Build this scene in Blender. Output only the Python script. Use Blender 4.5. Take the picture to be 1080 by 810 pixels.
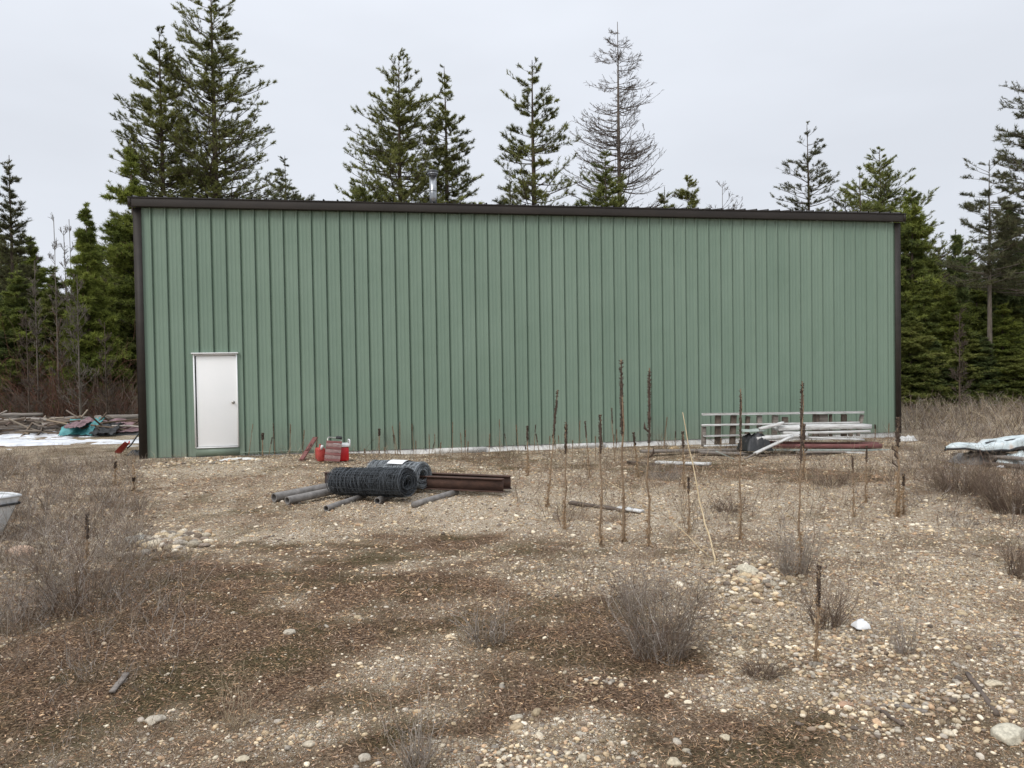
import bpy, bmesh, math, random
import numpy as np
from mathutils import Matrix, Vector
random.seed(7); RNG = np.random.default_rng(7)
PI = math.pi
sc = bpy.context.scene
COL = sc.collection
for o in list(bpy.data.objects): bpy.data.objects.remove(o)

# ------------------------------------------------------------------ camera
CAM = np.array([4.927, -17.816, 1.864]); YAW, PITCH, ROLL = 0.179, -0.023, -0.016; FPX = 813.0
def _axes():
    cy, sy, cp, sp, cr, sr = math.cos(YAW), math.sin(YAW), math.cos(PITCH), math.sin(PITCH), math.cos(ROLL), math.sin(ROLL)
    f = np.array([sy*cp, cy*cp, sp]); r = np.array([cy, -sy, 0.0]); u = np.cross(r, f)
    return cr*r+sr*u, -sr*r+cr*u, f
CR, CU, CF = _axes()
cd = bpy.data.cameras.new("camera"); cam = bpy.data.objects.new("camera", cd); COL.objects.link(cam)
cd.sensor_width = 36.0; cd.lens = 36.0*FPX/1080.0; cd.clip_start = 0.05; cd.clip_end = 3000
cam.matrix_world = Matrix(((CR[0], CU[0], -CF[0], CAM[0]), (CR[1], CU[1], -CF[1], CAM[1]), (CR[2], CU[2], -CF[2], CAM[2]), (0, 0, 0, 1)))
sc.camera = cam

# ------------------------------------------------------------------ overcast sky, soft sun, exposure
SUN_EL, SUN_AZ = 42.0, 228.0
w = bpy.data.worlds.new("World"); sc.world = w; w.use_nodes = True
nt = w.node_tree; nt.nodes.clear(); N = nt.nodes.new; Lk = nt.links.new
out = N('ShaderNodeOutputWorld'); bg = N('ShaderNodeBackground'); bg.inputs['Strength'].default_value = 0.1
sky = N('ShaderNodeTexSky'); sky.sky_type = 'NISHITA'; sky.sun_disc = False
sky.sun_elevation = math.radians(SUN_EL); sky.sun_rotation = math.radians(SUN_AZ); sky.dust_density = 3
tc = N('ShaderNodeTexCoord'); sep = N('ShaderNodeSeparateXYZ'); Lk(tc.outputs['Generated'], sep.inputs[0])
mr = N('ShaderNodeMapRange'); mr.inputs['From Min'].default_value = 0.0; mr.inputs['From Max'].default_value = 1.0
mr.inputs['To Min'].default_value = 8.35; mr.inputs['To Max'].default_value = 20.0
pw_ = N('ShaderNodeMath'); pw_.operation = 'POWER'; pw_.use_clamp = True; pw_.inputs[1].default_value = 3.0; Lk(sep.outputs['Z'], pw_.inputs[0]); Lk(pw_.outputs[0], mr.inputs['Value'])
nz = N('ShaderNodeTexNoise'); nz.inputs['Scale'].default_value = 2.2; nz.inputs['Detail'].default_value = 4
mp = N('ShaderNodeMapping'); mp.inputs['Scale'].default_value = (1, 1, 3); Lk(tc.outputs['Generated'], mp.inputs[0]); Lk(mp.outputs[0], nz.inputs['Vector'])
cr_ = N('ShaderNodeMapRange'); cr_.inputs['From Min'].default_value = 0.3; cr_.inputs['From Max'].default_value = 0.7
cr_.inputs['To Min'].default_value = 0.93; cr_.inputs['To Max'].default_value = 1.04; Lk(nz.outputs['Fac'], cr_.inputs['Value'])
mu = N('ShaderNodeMath'); mu.operation = 'MULTIPLY'; Lk(mr.outputs[0], mu.inputs[0]); Lk(cr_.outputs[0], mu.inputs[1])
vm = N('ShaderNodeVectorMath'); vm.operation = 'SCALE'; vm.inputs[0].default_value = (0.955, 1.0, 1.085); Lk(mu.outputs[0], vm.inputs['Scale'])
mx = N('ShaderNodeMix'); mx.data_type = 'RGBA'; mx.inputs['Factor'].default_value = 0.94
Lk(sky.outputs[0], mx.inputs['A']); Lk(vm.outputs[0], mx.inputs['B'])
Lk(mx.outputs['Result'], bg.inputs['Color']); Lk(bg.outputs[0], out.inputs[0])
sl = bpy.data.lights.new("sun", 'SUN'); sl.energy = 1.5; sl.angle = math.radians(24); sl.color = (1, 0.96, 0.9)
so = bpy.data.objects.new("sun", sl); COL.objects.link(so)
_az = math.radians(SUN_AZ); _el = math.radians(SUN_EL)
sd = Vector((math.sin(_az)*math.cos(_el), math.cos(_az)*math.cos(_el), math.sin(_el)))
so.rotation_euler = sd.to_track_quat('Z', 'Y').to_euler(); so.location = (0, -20, 30)
sc.view_settings.view_transform = 'Standard'; sc.view_settings.look = 'None'
sc.view_settings.exposure = 0.0; sc.view_settings.gamma = 1.0; sc.view_settings.use_curve_mapping = False
sc.render.engine = 'CYCLES'
sc.cycles.max_bounces = 5; sc.cycles.diffuse_bounces = 3; sc.cycles.transparent_max_bounces = 4

# ------------------------------------------------------------------ numpy noise, ground height
def _hash(ix, iy, s):
    n = (ix.astype(np.int64)*374761393 + iy.astype(np.int64)*668265263 + s*1442695041) & 0x7fffffff
    n = ((n ^ (n >> 13))*1274126177) & 0x7fffffff
    return ((n ^ (n >> 16)) & 0xffff)/65535.0
def vnoise(x, y, s=0):
    x = np.asarray(x, float); y = np.asarray(y, float)
    ix = np.floor(x); iy = np.floor(y); fx = x-ix; fy = y-iy
    fx = fx*fx*(3-2*fx); fy = fy*fy*(3-2*fy)
    a = _hash(ix, iy, s); b = _hash(ix+1, iy, s); c = _hash(ix, iy+1, s); d = _hash(ix+1, iy+1, s)
    return a*(1-fx)*(1-fy)+b*fx*(1-fy)+c*(1-fx)*fy+d*fx*fy
def fbm(x, y, s=0, o=4):
    v = 0; a = 0.5; t = 0
    for i in range(o):
        v = v+a*vnoise(np.asarray(x)*2**i, np.asarray(y)*2**i, s+i*17); t += a; a *= 0.5
    return v/t
def ray(px, py):
    return CF + CR*(px-540)/FPX + CU*(405-py)/FPX
def flat(px, py, z=-0.1):
    d = ray(px, py); t = (z-CAM[2])/d[2]; return CAM+d*t
_m1 = flat(800, 612)[:2]; _m2 = flat(990, 520)[:2]; _m3 = flat(690, 600)[:2]; _m4 = flat(1060, 700)[:2]
def sst(a, b, x):
    t = np.clip((x-a)/(b-a), 0, 1); return t*t*(3-2*t)
def hgt(x, y):
    x = np.asarray(x, float); y = np.asarray(y, float)
    z = -0.12 + 0.11*sst(6.2, 3.2, x)*sst(-4, -1, y)
    z = z + 0.16*np.exp(-(((x-_m1[0])/1.0)**2+((y-_m1[1])/0.9)**2))
    z = z + 0.16*np.exp(-(((x-_m2[0])/1.6)**2+((y-_m2[1])/1.3)**2))
    z = z + 0.06*np.exp(-(((x-_m3[0])/1.5)**2+((y-_m3[1])/1.2)**2))
    z = z + 0.10*np.exp(-(((x-_m4[0])/0.9)**2+((y-_m4[1])/1.4)**2))
    near = np.exp(-((np.clip(-y, 0, 50))/0.8)**2)*(x > -1)*(x < 19.5)*(y < 14)
    core = sst(-9, -5, x)*(1-sst(20, 24, x))*(1-sst(0, 3, y))
    z = z + (fbm(x*0.35, y*0.35, 3, 3)-0.5)*0.22*(1-near*0.9)*(0.35+0.65*core) + (fbm(x*1.6, y*1.6, 9, 4)-0.5)*0.10*(1-near*0.5)*(0.15+0.85*core)
    z = z + (fbm(x*7, y*7, 23, 3)-0.5)*0.03*core
    far = sst(25, 120, np.hypot(x-9, y))
    return z + far*(fbm(x*0.02, y*0.02, 5, 3)-0.5)*3.0
def G(px, py, dz=0.0):
    d = ray(px, py); z = -0.1
    for i in range(12):
        t = (z+dz-CAM[2])/d[2]; p = CAM+d*t; z = float(hgt(p[0], p[1]))
    return p
def at(px, D):
    p = CAM+D*(CF+CR*(px-540)/FPX); return np.array([p[0], p[1], float(hgt(p[0], p[1]))])
def ztop(px, py, D): return (CAM+D*ray(px, py))[2]
def W(px, py, Y):
    d = ray(px, py); t = (Y-CAM[1])/d[1]; return CAM+d*t
def depth(p): return float((np.asarray(p)-CAM)@CF)
def ppm(p): return FPX/depth(p)

# ------------------------------------------------------------------ mesh helpers
class MB:
    def __init__(s): s.V = []; s.T = []; s.Q = []; s.C = []; s.n = 0; s.P = []
    def add(s, V, T=None, Q=None, c=None):
        V = np.asarray(V, float).reshape(-1, 3)
        if T is not None and len(T): s.T.append(np.asarray(T, int).reshape(-1, 3)+s.n)
        if Q is not None and len(Q): s.Q.append(np.asarray(Q, int).reshape(-1, 4)+s.n)
        s.V.append(V)
        cc = np.ones((len(V), 3))*0.5 if c is None else np.broadcast_to(np.asarray(c, float), (len(V), 3))
        s.C.append(cc); s.n += len(V)
    def poly(s, V, F, c=None):
        n0 = s.n; s.add(V, c=c)
        for f in F: s.P.append([i+n0 for i in f])
    def box(s, c, d, R=None, bev=0.0, col=None, jit=0.0):
        hx, hy, hz = [q/2 for q in d]
        if bev <= 0:
            V = np.array([[x, y, z] for x in (-hx, hx) for y in (-hy, hy) for z in (-hz, hz)])
            F = [[0, 1, 3, 2], [4, 6, 7, 5], [0, 4, 5, 1], [2, 3, 7, 6], [0, 2, 6, 4], [1, 5, 7, 3]]
        else:
            bm = bmesh.new(); bmesh.ops.create_cube(bm, size=1); bmesh.ops.scale(bm, vec=d, verts=bm.verts)
            bmesh.ops.bevel(bm, geom=bm.edges[:], offset=bev, segments=2, affect='EDGES', profile=0.5)
            V = np.array([v.co[:] for v in bm.verts]); F = [[v.index for v in f.verts] for f in bm.faces]; bm.free()
        if jit: V = V+RNG.normal(0, jit, V.shape)
        if R is not None: V = V@np.asarray(R).T
        s.poly(V+np.asarray(c), F, col)
    def tubes(s, P, Rd, sides=3, col=None, cap=False):
        P = np.asarray(P, float); 
        if P.ndim == 2: P = P[None]
        n, k, _ = P.shape
        if n == 0: return
        Rd = np.broadcast_to(np.asarray(Rd, float), (n, k))
        T = np.gradient(P, axis=1); T /= np.linalg.norm(T, axis=2, keepdims=True)+1e-12
        ref = np.where(np.abs(T[:, :1, 2:3]) > 0.8, np.array([1.0, 0, 0]), np.array([0, 0, 1.0]))
        A = np.cross(T, np.broadcast_to(ref, T.shape)); A /= np.linalg.norm(A, axis=2, keepdims=True)+1e-12
        B = np.cross(T, A)
        a = np.arange(sides)*2*PI/sides
        V = P[:, :, None]+Rd[:, :, None, None]*(A[:, :, None]*np.cos(a)[None, None, :, None]+B[:, :, None]*np.sin(a)[None, None, :, None])
        idx = np.arange(n*k*sides).reshape(n, k, sides)
        q = np.stack([idx[:, :-1], np.roll(idx, -1, 2)[:, :-1], np.roll(idx, -1, 2)[:, 1:], idx[:, 1:]], -1).reshape(-1, 4)
        cc = None if col is None else (np.repeat(np.asarray(col, float).reshape(n, 3), k*sides, 0) if np.ndim(col) == 2 else col)
        n0 = s.n; s.add(V.reshape(-1, 3), Q=q, c=cc)
        if cap:
            for i in range(n):
                s.P.append([int(j)+n0 for j in idx[i, 0]][::-1]); s.P.append([int(j)+n0 for j in idx[i, -1]])
    def tris(s, p, d, L, wd, col):
        """many single needle / leaf triangles: base p, direction d, length L, width wd"""
        n = len(p); r = RNG.normal(size=(n, 3)); sd = np.cross(d, r); sd /= np.linalg.norm(sd, axis=1, keepdims=True)+1e-9
        V = np.stack([p-sd*wd[:, None]/2, p+sd*wd[:, None]/2, p+d*L[:, None]], 1)
        s.add(V.reshape(-1, 3), T=np.arange(3*n).reshape(-1, 3), c=np.repeat(col, 3, 0))
    def arrays(s):
        return np.concatenate(s.V) if s.V else np.zeros((0, 3))
def obj(name, mb, mat, parent=None, loc=None, smooth=False, local=False):
    V = mb.arrays(); C = np.concatenate(mb.C)
    if parent is not None: org = np.array(parent['_o']) if '_o' in parent else np.zeros(3)
    else: org = np.array(loc if loc is not None else (0, 0, 0), float)
    base = np.zeros(3) if local else org
    V = V-base
    me = bpy.data.meshes.new(name)
    tri = np.concatenate(mb.T) if mb.T else np.zeros((0, 3), int)
    qd = np.concatenate(mb.Q) if mb.Q else np.zeros((0, 4), int)
    lp = np.concatenate([tri.ravel(), qd.ravel(), np.array([i for f in mb.P for i in f], int)]).astype(np.int32)
    cnt = np.concatenate([np.full(len(tri), 3), np.full(len(qd), 4), np.array([len(f) for f in mb.P], int)]).astype(np.int32)
    st = np.concatenate([[0], np.cumsum(cnt)[:-1]]).astype(np.int32)
    me.vertices.add(len(V)); me.vertices.foreach_set('co', V.astype(np.float32).ravel())
    me.loops.add(len(lp)); me.loops.foreach_set('vertex_index', lp)
    me.polygons.add(len(cnt)); me.polygons.foreach_set('loop_start', st); me.polygons.foreach_set('loop_total', cnt)
    me.update(calc_edges=True)
    if smooth: me.polygons.foreach_set('use_smooth', np.ones(len(cnt), bool))
    ca = me.color_attributes.new('col', 'FLOAT_COLOR', 'POINT')
    ca.data.foreach_set('color', np.concatenate([C, np.ones((len(C), 1))], 1).astype(np.float32).ravel())
    if mat: me.materials.append(mat)
    o = bpy.data.objects.new(name, me); COL.objects.link(o)
    if parent is not None: o.parent = parent; o['_o'] = [float(v) for v in org]
    else:
        o.location = [float(v) for v in org]; o['_o'] = [float(v) for v in org]
    return o
def tag(o, label=None, cat=None, group=None, kind=None):
    if label: o['label'] = label
    if cat: o['category'] = cat
    if group: o['group'] = group
    if kind: o['kind'] = kind
    return o
def thing(name, label, cat, loc=(0, 0, 0), group=None):
    o = bpy.data.objects.new(name, None); COL.objects.link(o); o.empty_display_size = 0.2
    o.location = [float(v) for v in loc]; o['_o'] = [float(v) for v in loc]
    return tag(o, label, cat, group)
def dup(root, loc, rotz=0.0, scale=1.0, label=None, group=None):
    r = root.copy(); COL.objects.link(r); r.location = [float(v) for v in loc]; r.rotation_euler = (0, 0, rotz)
    r.scale = (scale, scale, scale) if np.isscalar(scale) else scale
    if label: r['label'] = label
    if group: r['group'] = group
    for ch in list(root.children):
        c = ch.copy(); COL.objects.link(c); c.parent = r
        for g in ch.children:
            d = g.copy(); COL.objects.link(d); d.parent = c
    return r

# ------------------------------------------------------------------ materials
def new_mat(name):
    m = bpy.data.materials.new(name); m.use_nodes = True; t = m.node_tree
    return m, t, t.nodes['Principled BSDF']
def nd(t, kind, **kw):
    n = t.nodes.new(kind)
    for k, v in kw.items():
        if k in n.inputs: n.inputs[k].default_value = v
        else: setattr(n, k, v)
    return n
def ramp(t, fac, stops):
    r = t.nodes.new('ShaderNodeValToRGB'); e = r.color_ramp.elements
    while len(e) < len(stops): e.new(0.5)
    for i, (p, c) in enumerate(stops): e[i].position = p; e[i].color = (*c, 1)
    t.links.new(fac, r.inputs[0]); return r.outputs[0]
def mixc(t, fac, a, b, mode='MIX'):
    m = t.nodes.new('ShaderNodeMix'); m.data_type = 'RGBA'; m.blend_type = mode
    for s, v in (('Factor', fac), ('A', a), ('B', b)):
        if hasattr(v, 'links'): t.links.new(v, m.inputs[s])
        elif s == 'Factor': m.inputs[s].default_value = v
        else: m.inputs[s].default_value = (*v, 1)
    return m.outputs['Result']
def tex(t, kind, scale, detail=3, vec=None, rough=0.55, sc3=None):
    n = t.nodes.new(kind); n.inputs['Scale'].default_value = scale
    if 'Detail' in n.inputs: n.inputs['Detail'].default_value = detail
    if kind == 'ShaderNodeTexNoise': n.inputs['Roughness'].default_value = rough
    c = t.nodes.new('ShaderNodeTexCoord'); src = c.outputs['Object']
    if sc3:
        mp = t.nodes.new('ShaderNodeMapping'); mp.inputs['Scale'].default_value = sc3; t.links.new(src, mp.inputs[0]); src = mp.outputs[0]
    t.links.new(src, n.inputs['Vector']); return n
def bump(t, b, h, dist, strength=1.0, prev=None):
    n = t.nodes.new('ShaderNodeBump'); n.inputs['Distance'].default_value = dist; n.inputs['Strength'].default_value = strength
    t.links.new(h, n.inputs['Height'])
    if prev is not None: t.links.new(prev, n.inputs['Normal'])
    t.links.new(n.outputs[0], b.inputs['Normal']); return n.outputs[0]
def simple(name, c1, c2, scale=8, rough=0.8, metal=0.0, sc3=None, bmp=0.0, det=5):
    m, t, b = new_mat(name); n = tex(t, 'ShaderNodeTexNoise', scale, det, sc3=sc3, rough=0.65)
    t.links.new(ramp(t, n.outputs['Fac'], [(0.3, c1), (0.7, c2)]), b.inputs['Base Color'])
    b.inputs['Roughness'].default_value = rough; b.inputs['Metallic'].default_value = metal
    if bmp: bump(t, b, n.outputs['Fac'], bmp)
    return m
def vcol(name, rough=0.85, mul=(1, 1, 1), trans=0.0, var=0.0, bmp=0.0, spec=0.3):
    m, t, b = new_mat(name); a = t.nodes.new('ShaderNodeAttribute'); a.attribute_name = 'col'; c = a.outputs['Color']
    c = mixc(t, 1.0, c, mul, 'MULTIPLY')
    if var:
        n = tex(t, 'ShaderNodeTexNoise', 60, 4); c = mixc(t, 1.0, c, ramp(t, n.outputs['Fac'], [(0.3, (1-var,)*3), (0.7, (1+var,)*3)]), 'MULTIPLY')
        if bmp: bump(t, b, n.outputs['Fac'], bmp)
    t.links.new(c, b.inputs['Base Color']); b.inputs['Roughness'].default_value = rough
    b.inputs['Specular IOR Level'].default_value = spec
    if trans:
        tr = t.nodes.new('ShaderNodeBsdfTranslucent'); t.links.new(c, tr.inputs['Color'])
        ms = t.nodes.new('ShaderNodeMixShader'); ms.inputs[0].default_value = trans
        t.links.new(b.outputs[0], ms.inputs[1]); t.links.new(tr.outputs[0], ms.inputs[2])
        t.links.new(ms.outputs[0], t.nodes['Material Output'].inputs['Surface'])
    return m
M = {}
M['needle'] = vcol('needles', 0.7, trans=0.35)
M['bark'] = simple('bark', (0.045, 0.034, 0.027), (0.13, 0.095, 0.07), 14, 0.95, sc3=(1, 1, 0.25), bmp=0.02)
M['bark_grey'] = simple('bark_grey', (0.07, 0.057, 0.045), (0.19, 0.16, 0.13), 14, 0.95, sc3=(1, 1, 0.25), bmp=0.02)
M['larchbark'] = simple('larch_bark', (0.08, 0.066, 0.056), (0.20, 0.165, 0.135), 9, 0.95)
M['twig'] = vcol('dry_twig', 0.9, spec=0.15)
M['stone'] = vcol('stone', 0.85, var=0.30, bmp=0.004, spec=0.3)
M['white_door'] = simple('door_paint', (0.86, 0.87, 0.86), (0.90, 0.90, 0.89), 1.5, 0.4)
M['trim'] = simple('brown_trim', (0.016, 0.012, 0.009), (0.030, 0.023, 0.018), 4, 0.65, sc3=(0.3, 1, 1))
M['roof'] = simple('brown_roof', (0.03, 0.025, 0.023), (0.05, 0.043, 0.04), 3, 0.45)
M['concrete'] = simple('foundation_white', (0.55, 0.54, 0.5), (0.78, 0.77, 0.74), 9, 0.9, bmp=0.01)
M['galv'] = simple('galvanised_steel', (0.22, 0.23, 0.24), (0.42, 0.43, 0.44), 20, 0.28, 0.95)
M['steel'] = simple('handle_steel', (0.3, 0.29, 0.26), (0.45, 0.43, 0.4), 20, 0.3, 0.9)
M['black'] = simple('black_plastic', (0.012, 0.012, 0.013), (0.03, 0.03, 0.03), 20, 0.5)
M['blackwire'] = vcol('dark_wire', 0.55, (0.052, 0.058, 0.064))
M['galvwire'] = vcol('galvanised_wire', 0.5, (0.20, 0.215, 0.225))
M['rust'] = simple('rusty_steel', (0.05, 0.03, 0.024), (0.13, 0.07, 0.05), 9, 0.8, 0.2, sc3=(0.4, 1, 1), bmp=0.004)
M['greypipe'] = simple('grey_pipe', (0.13, 0.12, 0.11), (0.30, 0.28, 0.26), 10, 0.8, bmp=0.004)
M['oldwood'] = simple('weathered_wood', (0.12, 0.10, 0.085), (0.31, 0.275, 0.24), 6, 0.9, sc3=(0.5, 6, 6), bmp=0.004)
M['darkwood'] = simple('dark_wood', (0.06, 0.045, 0.035), (0.17, 0.13, 0.10), 6, 0.9, bmp=0.004)
M['greywood'] = simple('grey_log_wood', (0.11, 0.095, 0.085), (0.30, 0.26, 0.23), 5, 0.9, sc3=(0.4, 5, 5), bmp=0.006)
M['whitewood'] = simple('chipped_white_paint', (0.36, 0.345, 0.32), (0.80, 0.80, 0.78), 7, 0.7, sc3=(0.5, 3, 5), bmp=0.003)
M['redwood'] = simple('faded_red_paint', (0.12, 0.04, 0.035), (0.27, 0.11, 0.10), 7, 0.75, sc3=(0.4, 3, 3))
M['dusty'] = simple('dusty_pink_webbing', (0.19, 0.12, 0.11), (0.33, 0.23, 0.21), 12, 0.9)
M['red'] = simple('red_plastic', (0.42, 0.006, 0.01), (0.60, 0.012, 0.018), 5, 0.4)
M['redold'] = simple('sun_faded_red', (0.35, 0.035, 0.03), (0.52, 0.08, 0.06), 12, 0.55)
M['white'] = simple('white_plastic', (0.72, 0.72, 0.71), (0.82, 0.82, 0.82), 5, 0.45)
M['teal'] = simple('teal_tarp', (0.03, 0.17, 0.19), (0.12, 0.38, 0.38), 4, 0.5, bmp=0.03)
M['mauve'] = simple('faded_plum_tarp', (0.10, 0.05, 0.055), (0.30, 0.19, 0.20), 4, 0.7, bmp=0.03)
M['straw'] = simple('pale_cane', (0.42, 0.31, 0.17), (0.62, 0.50, 0.32), 8, 0.8)
M['stalk'] = simple('dead_stalk', (0.12, 0.078, 0.048), (0.36, 0.26, 0.165), 30, 0.95, bmp=0.004)
M['seed'] = simple('dark_seed_head', (0.035, 0.024, 0.018), (0.13, 0.09, 0.065), 60, 0.95, bmp=0.006)
M['deadleaf'] = simple('dead_leaf', (0.20, 0.12, 0.06), (0.42, 0.30, 0.18), 20, 0.95)
M['palegreen'] = simple('pale_green_wood', (0.22, 0.27, 0.24), (0.42, 0.45, 0.41), 8, 0.85, sc3=(0.5, 3, 3))
m, t, b = new_mat('snow'); M['snow'] = m
n = tex(t, 'ShaderNodeTexNoise', 3, 6); n2 = tex(t, 'ShaderNodeTexNoise', 35, 4)
t.links.new(ramp(t, n.outputs['Fac'], [(0.3, (0.60, 0.61, 0.64)), (0.55, (0.86, 0.87, 0.9))]), b.inputs['Base Color'])
b.inputs['Roughness'].default_value = 0.6; bump(t, b, n2.outputs['Fac'], 0.03)
# painted wall panel: sun bleached, dusty towards the bottom, streaks down the panels
m, t, b = new_mat('green_metal'); M['green'] = m
n1 = tex(t, 'ShaderNodeTexNoise', 0.9, 6, rough=0.6, sc3=(1, 1, 0.5)); n2 = tex(t, 'ShaderNodeTexNoise', 7, 5, sc3=(1, 1, 0.05)); n3 = tex(t, 'ShaderNodeTexNoise', 1.6, 3)
base = ramp(t, n1.outputs['Fac'], [(0.3, (0.172, 0.246, 0.186)), (0.7, (0.203, 0.281, 0.217))])
st_ = ramp(t, n2.outputs['Fac'], [(0.25, (0.96,)*3), (0.75, (1.035,)*3)])
c = mixc(t, 1.0, base, st_, 'MULTIPLY')
tcw = t.nodes.new('ShaderNodeTexCoord'); sx = t.nodes.new('ShaderNodeSeparateXYZ'); t.links.new(tcw.outputs['Object'], sx.inputs[0])
mrp = nd(t, 'ShaderNodeMapRange'); t.links.new(sx.outputs['Z'], mrp.inputs['Value'])
for k, v in (('From Min', 0.0), ('From Max', 0.7), ('To Min', 0.5), ('To Max', 0.0)): mrp.inputs[k].default_value = v
mm = t.nodes.new('ShaderNodeMath'); mm.operation = 'MULTIPLY'; t.links.new(mrp.outputs[0], mm.inputs[0]); t.links.new(n3.outputs['Fac'], mm.inputs[1])
c = mixc(t, mm.outputs[0], c, (0.26, 0.24, 0.20))
# every sheet differs a touch in fade (3 ribs to a sheet)
dv = t.nodes.new('ShaderNodeMath'); dv.operation = 'DIVIDE'; dv.inputs[1].default_value = 0.9144; t.links.new(sx.outputs['X'], dv.inputs[0])
fl = t.nodes.new('ShaderNodeMath'); fl.operation = 'FLOOR'; t.links.new(dv.outputs[0], fl.inputs[0])
wn = t.nodes.new('ShaderNodeTexWhiteNoise'); wn.noise_dimensions = '1D'; t.links.new(fl.outputs[0], wn.inputs['W'])
c = mixc(t, 1.0, c, ramp(t, wn.outputs['Value'], [(0, (0.975, 0.98, 0.98)), (1, (1.025, 1.02, 1.02))]), 'MULTIPLY')
t.links.new(c, b.inputs['Base Color']); b.inputs['Roughness'].default_value = 0.42; b.inputs['Specular IOR Level'].default_value = 0.4
nb = tex(t, 'ShaderNodeTexNoise', 2.2, 2, sc3=(1, 1, 0.7)); bump(t, b, nb.outputs['Fac'], 0.02, 0.6)
# pale sheet on the right with stains
m, t, b = new_mat('chalky_white_hull'); M['hull'] = m
n1 = tex(t, 'ShaderNodeTexNoise', 5, 6, rough=0.7); n2 = tex(t, 'ShaderNodeTexNoise', 2.5, 3)
c = ramp(t, n1.outputs['Fac'], [(0.30, (0.22, 0.25, 0.25)), (0.48, (0.52, 0.58, 0.58)), (0.7, (0.74, 0.78, 0.78))])
c = mixc(t, ramp(t, n2.outputs['Fac'], [(0.56, (0,)*3), (0.66, (0.7,)*3)]), c, (0.42, 0.28, 0.18))
t.links.new(c, b.inputs['Base Color']); b.inputs['Roughness'].default_value = 0.6
# ------------------------------------------------------------------ ground: one sheet to the horizon
def ell(px, py, rx, ry):
    p = G(px, py); s = ppm(p); D = depth(p)
    return p[0], p[1], rx/s, ry*D*D/(FPX*1.97)
DARK = [ell(*a) for a in [(130, 700, 230, 60), (300, 640, 150, 30), (560, 690, 110, 30), (390, 600, 120, 16), (450, 668, 150, 24), (620, 740, 95, 26), (285, 573, 50, 7), (640, 640, 80, 26), (130, 610, 150, 34), (200, 680, 160, 40),
        (60, 770, 150, 40), (430, 770, 110, 26), (780, 785, 130, 20), (720, 700, 60, 20), (830, 760, 90, 22), (690, 495, 70, 8), (850, 500, 70, 10), (480, 575, 120, 12), (330, 640, 120, 18)]]
PALE = [ell(*a) for a in [(870, 640, 150, 30), (900, 710, 160, 40), (560, 790, 110, 24), (780, 615, 60, 18), (340, 740, 100, 30), (700, 530, 200, 20), (480, 535, 150, 12),
        (230, 492, 100, 8), (560, 500, 120, 8), (1000, 620, 120, 30), (330, 560, 130, 10), (760, 720, 50, 20), (180, 572, 40, 10), (320, 620, 60, 30), (900, 560, 160, 16)]]
def gravel(x, y):
    x = np.asarray(x, float); y = np.asarray(y, float)
    g = 0.56+(fbm(x*0.9, y*0.9, 31, 4)-0.5)*1.1+(fbm(x*4, y*4, 41, 3)-0.5)*0.8
    wx = (fbm(x*1.2, y*1.2, 51, 5)-0.5)*2.6; wy = (fbm(x*1.2, y*1.2, 61, 5)-0.5)*2.0
    for cx, cy, rx, ry in DARK: g = g-0.78*np.exp(-(((x+wx-cx)/(rx*0.85))**2+((y+wy-cy)/(ry*0.85))**2))
    for cx, cy, rx, ry in PALE: g = g+0.40*np.exp(-(((x+wx-cx)/rx)**2+((y+wy-cy)/ry)**2))
    return np.clip(g, 0, 1)
def axis(lo, hi, step, far, n=34):
    a = np.arange(lo, hi, step); k = np.geomspace(step*1.5, far, n)
    return np.concatenate([lo-k[::-1], a, a[-1]+k])
gx = axis(-6.0, 21.0, 0.07, 900); gy = axis(-17.0, 0.6, 0.06, 900)
gx = np.concatenate([gx[gx < -22], np.arange(-22, -6, 0.2), gx[(gx >= -6) & (gx < 21)], np.arange(21, 36, 0.3), gx[gx > 36]])
gy = np.concatenate([gy[gy < 0.6], np.arange(0.6, 16, 0.2), gy[gy > 16]])
XX, YY = np.meshgrid(gx, gy); ZZ = hgt(XX, YY)
nx, ny = len(gx), len(gy); idx = np.arange(nx*ny).reshape(ny, nx)
Q = np.stack([idx[:-1, :-1], idx[:-1, 1:], idx[1:, 1:], idx[1:, :-1]], -1).reshape(-1, 4)
GR = gravel(XX, YY); fade = sst(30, 60, np.hypot(XX-9, YY+5)); GR = GR*(1-fade)+0.35*fade
mb = MB(); mb.add(np.stack([XX, YY, ZZ], -1), Q=Q, c=np.repeat(GR.reshape(-1, 1), 3, 1))
m, t, b = new_mat('gravelly_dirt')
at_ = t.nodes.new('ShaderNodeAttribute'); at_.attribute_name = 'col'; g = at_.outputs['Fac']
def mth(op, a, b_, clamp=False):
    n = t.nodes.new('ShaderNodeMath'); n.operation = op; n.use_clamp = clamp
    for i, v in enumerate((a, b_)):
        if hasattr(v, 'links'): t.links.new(v, n.inputs[i])
        else: n.inputs[i].default_value = v
    return n.outputs[0]
dn = tex(t, 'ShaderNodeTexNoise', 55, 6, rough=0.75); dn2 = tex(t, 'ShaderNodeTexNoise', 1.3, 4); dn3 = tex(t, 'ShaderNodeTexNoise', 140, 3, rough=0.7)
dirt = ramp(t, dn.outputs['Fac'], [(0.36, (0.018, 0.011, 0.007)), (0.5, (0.105, 0.064, 0.038)), (0.64, (0.40, 0.285, 0.19))])
dirt = mixc(t, ramp(t, dn2.outputs['Fac'], [(0.44, (0,)*3), (0.62, (0.75,)*3)]), dirt, ramp(t, dn.outputs['Fac'], [(0.36, (0.020, 0.017, 0.007)), (0.64, (0.135, 0.112, 0.050))]))
sand = ramp(t, dn3.outputs['Fac'], [(0.36, (0.085, 0.056, 0.034)), (0.64, (0.72, 0.57, 0.39))])
c = mixc(t, mth('MULTIPLY', g, 0.8), dirt, sand)
hs = None
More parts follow.
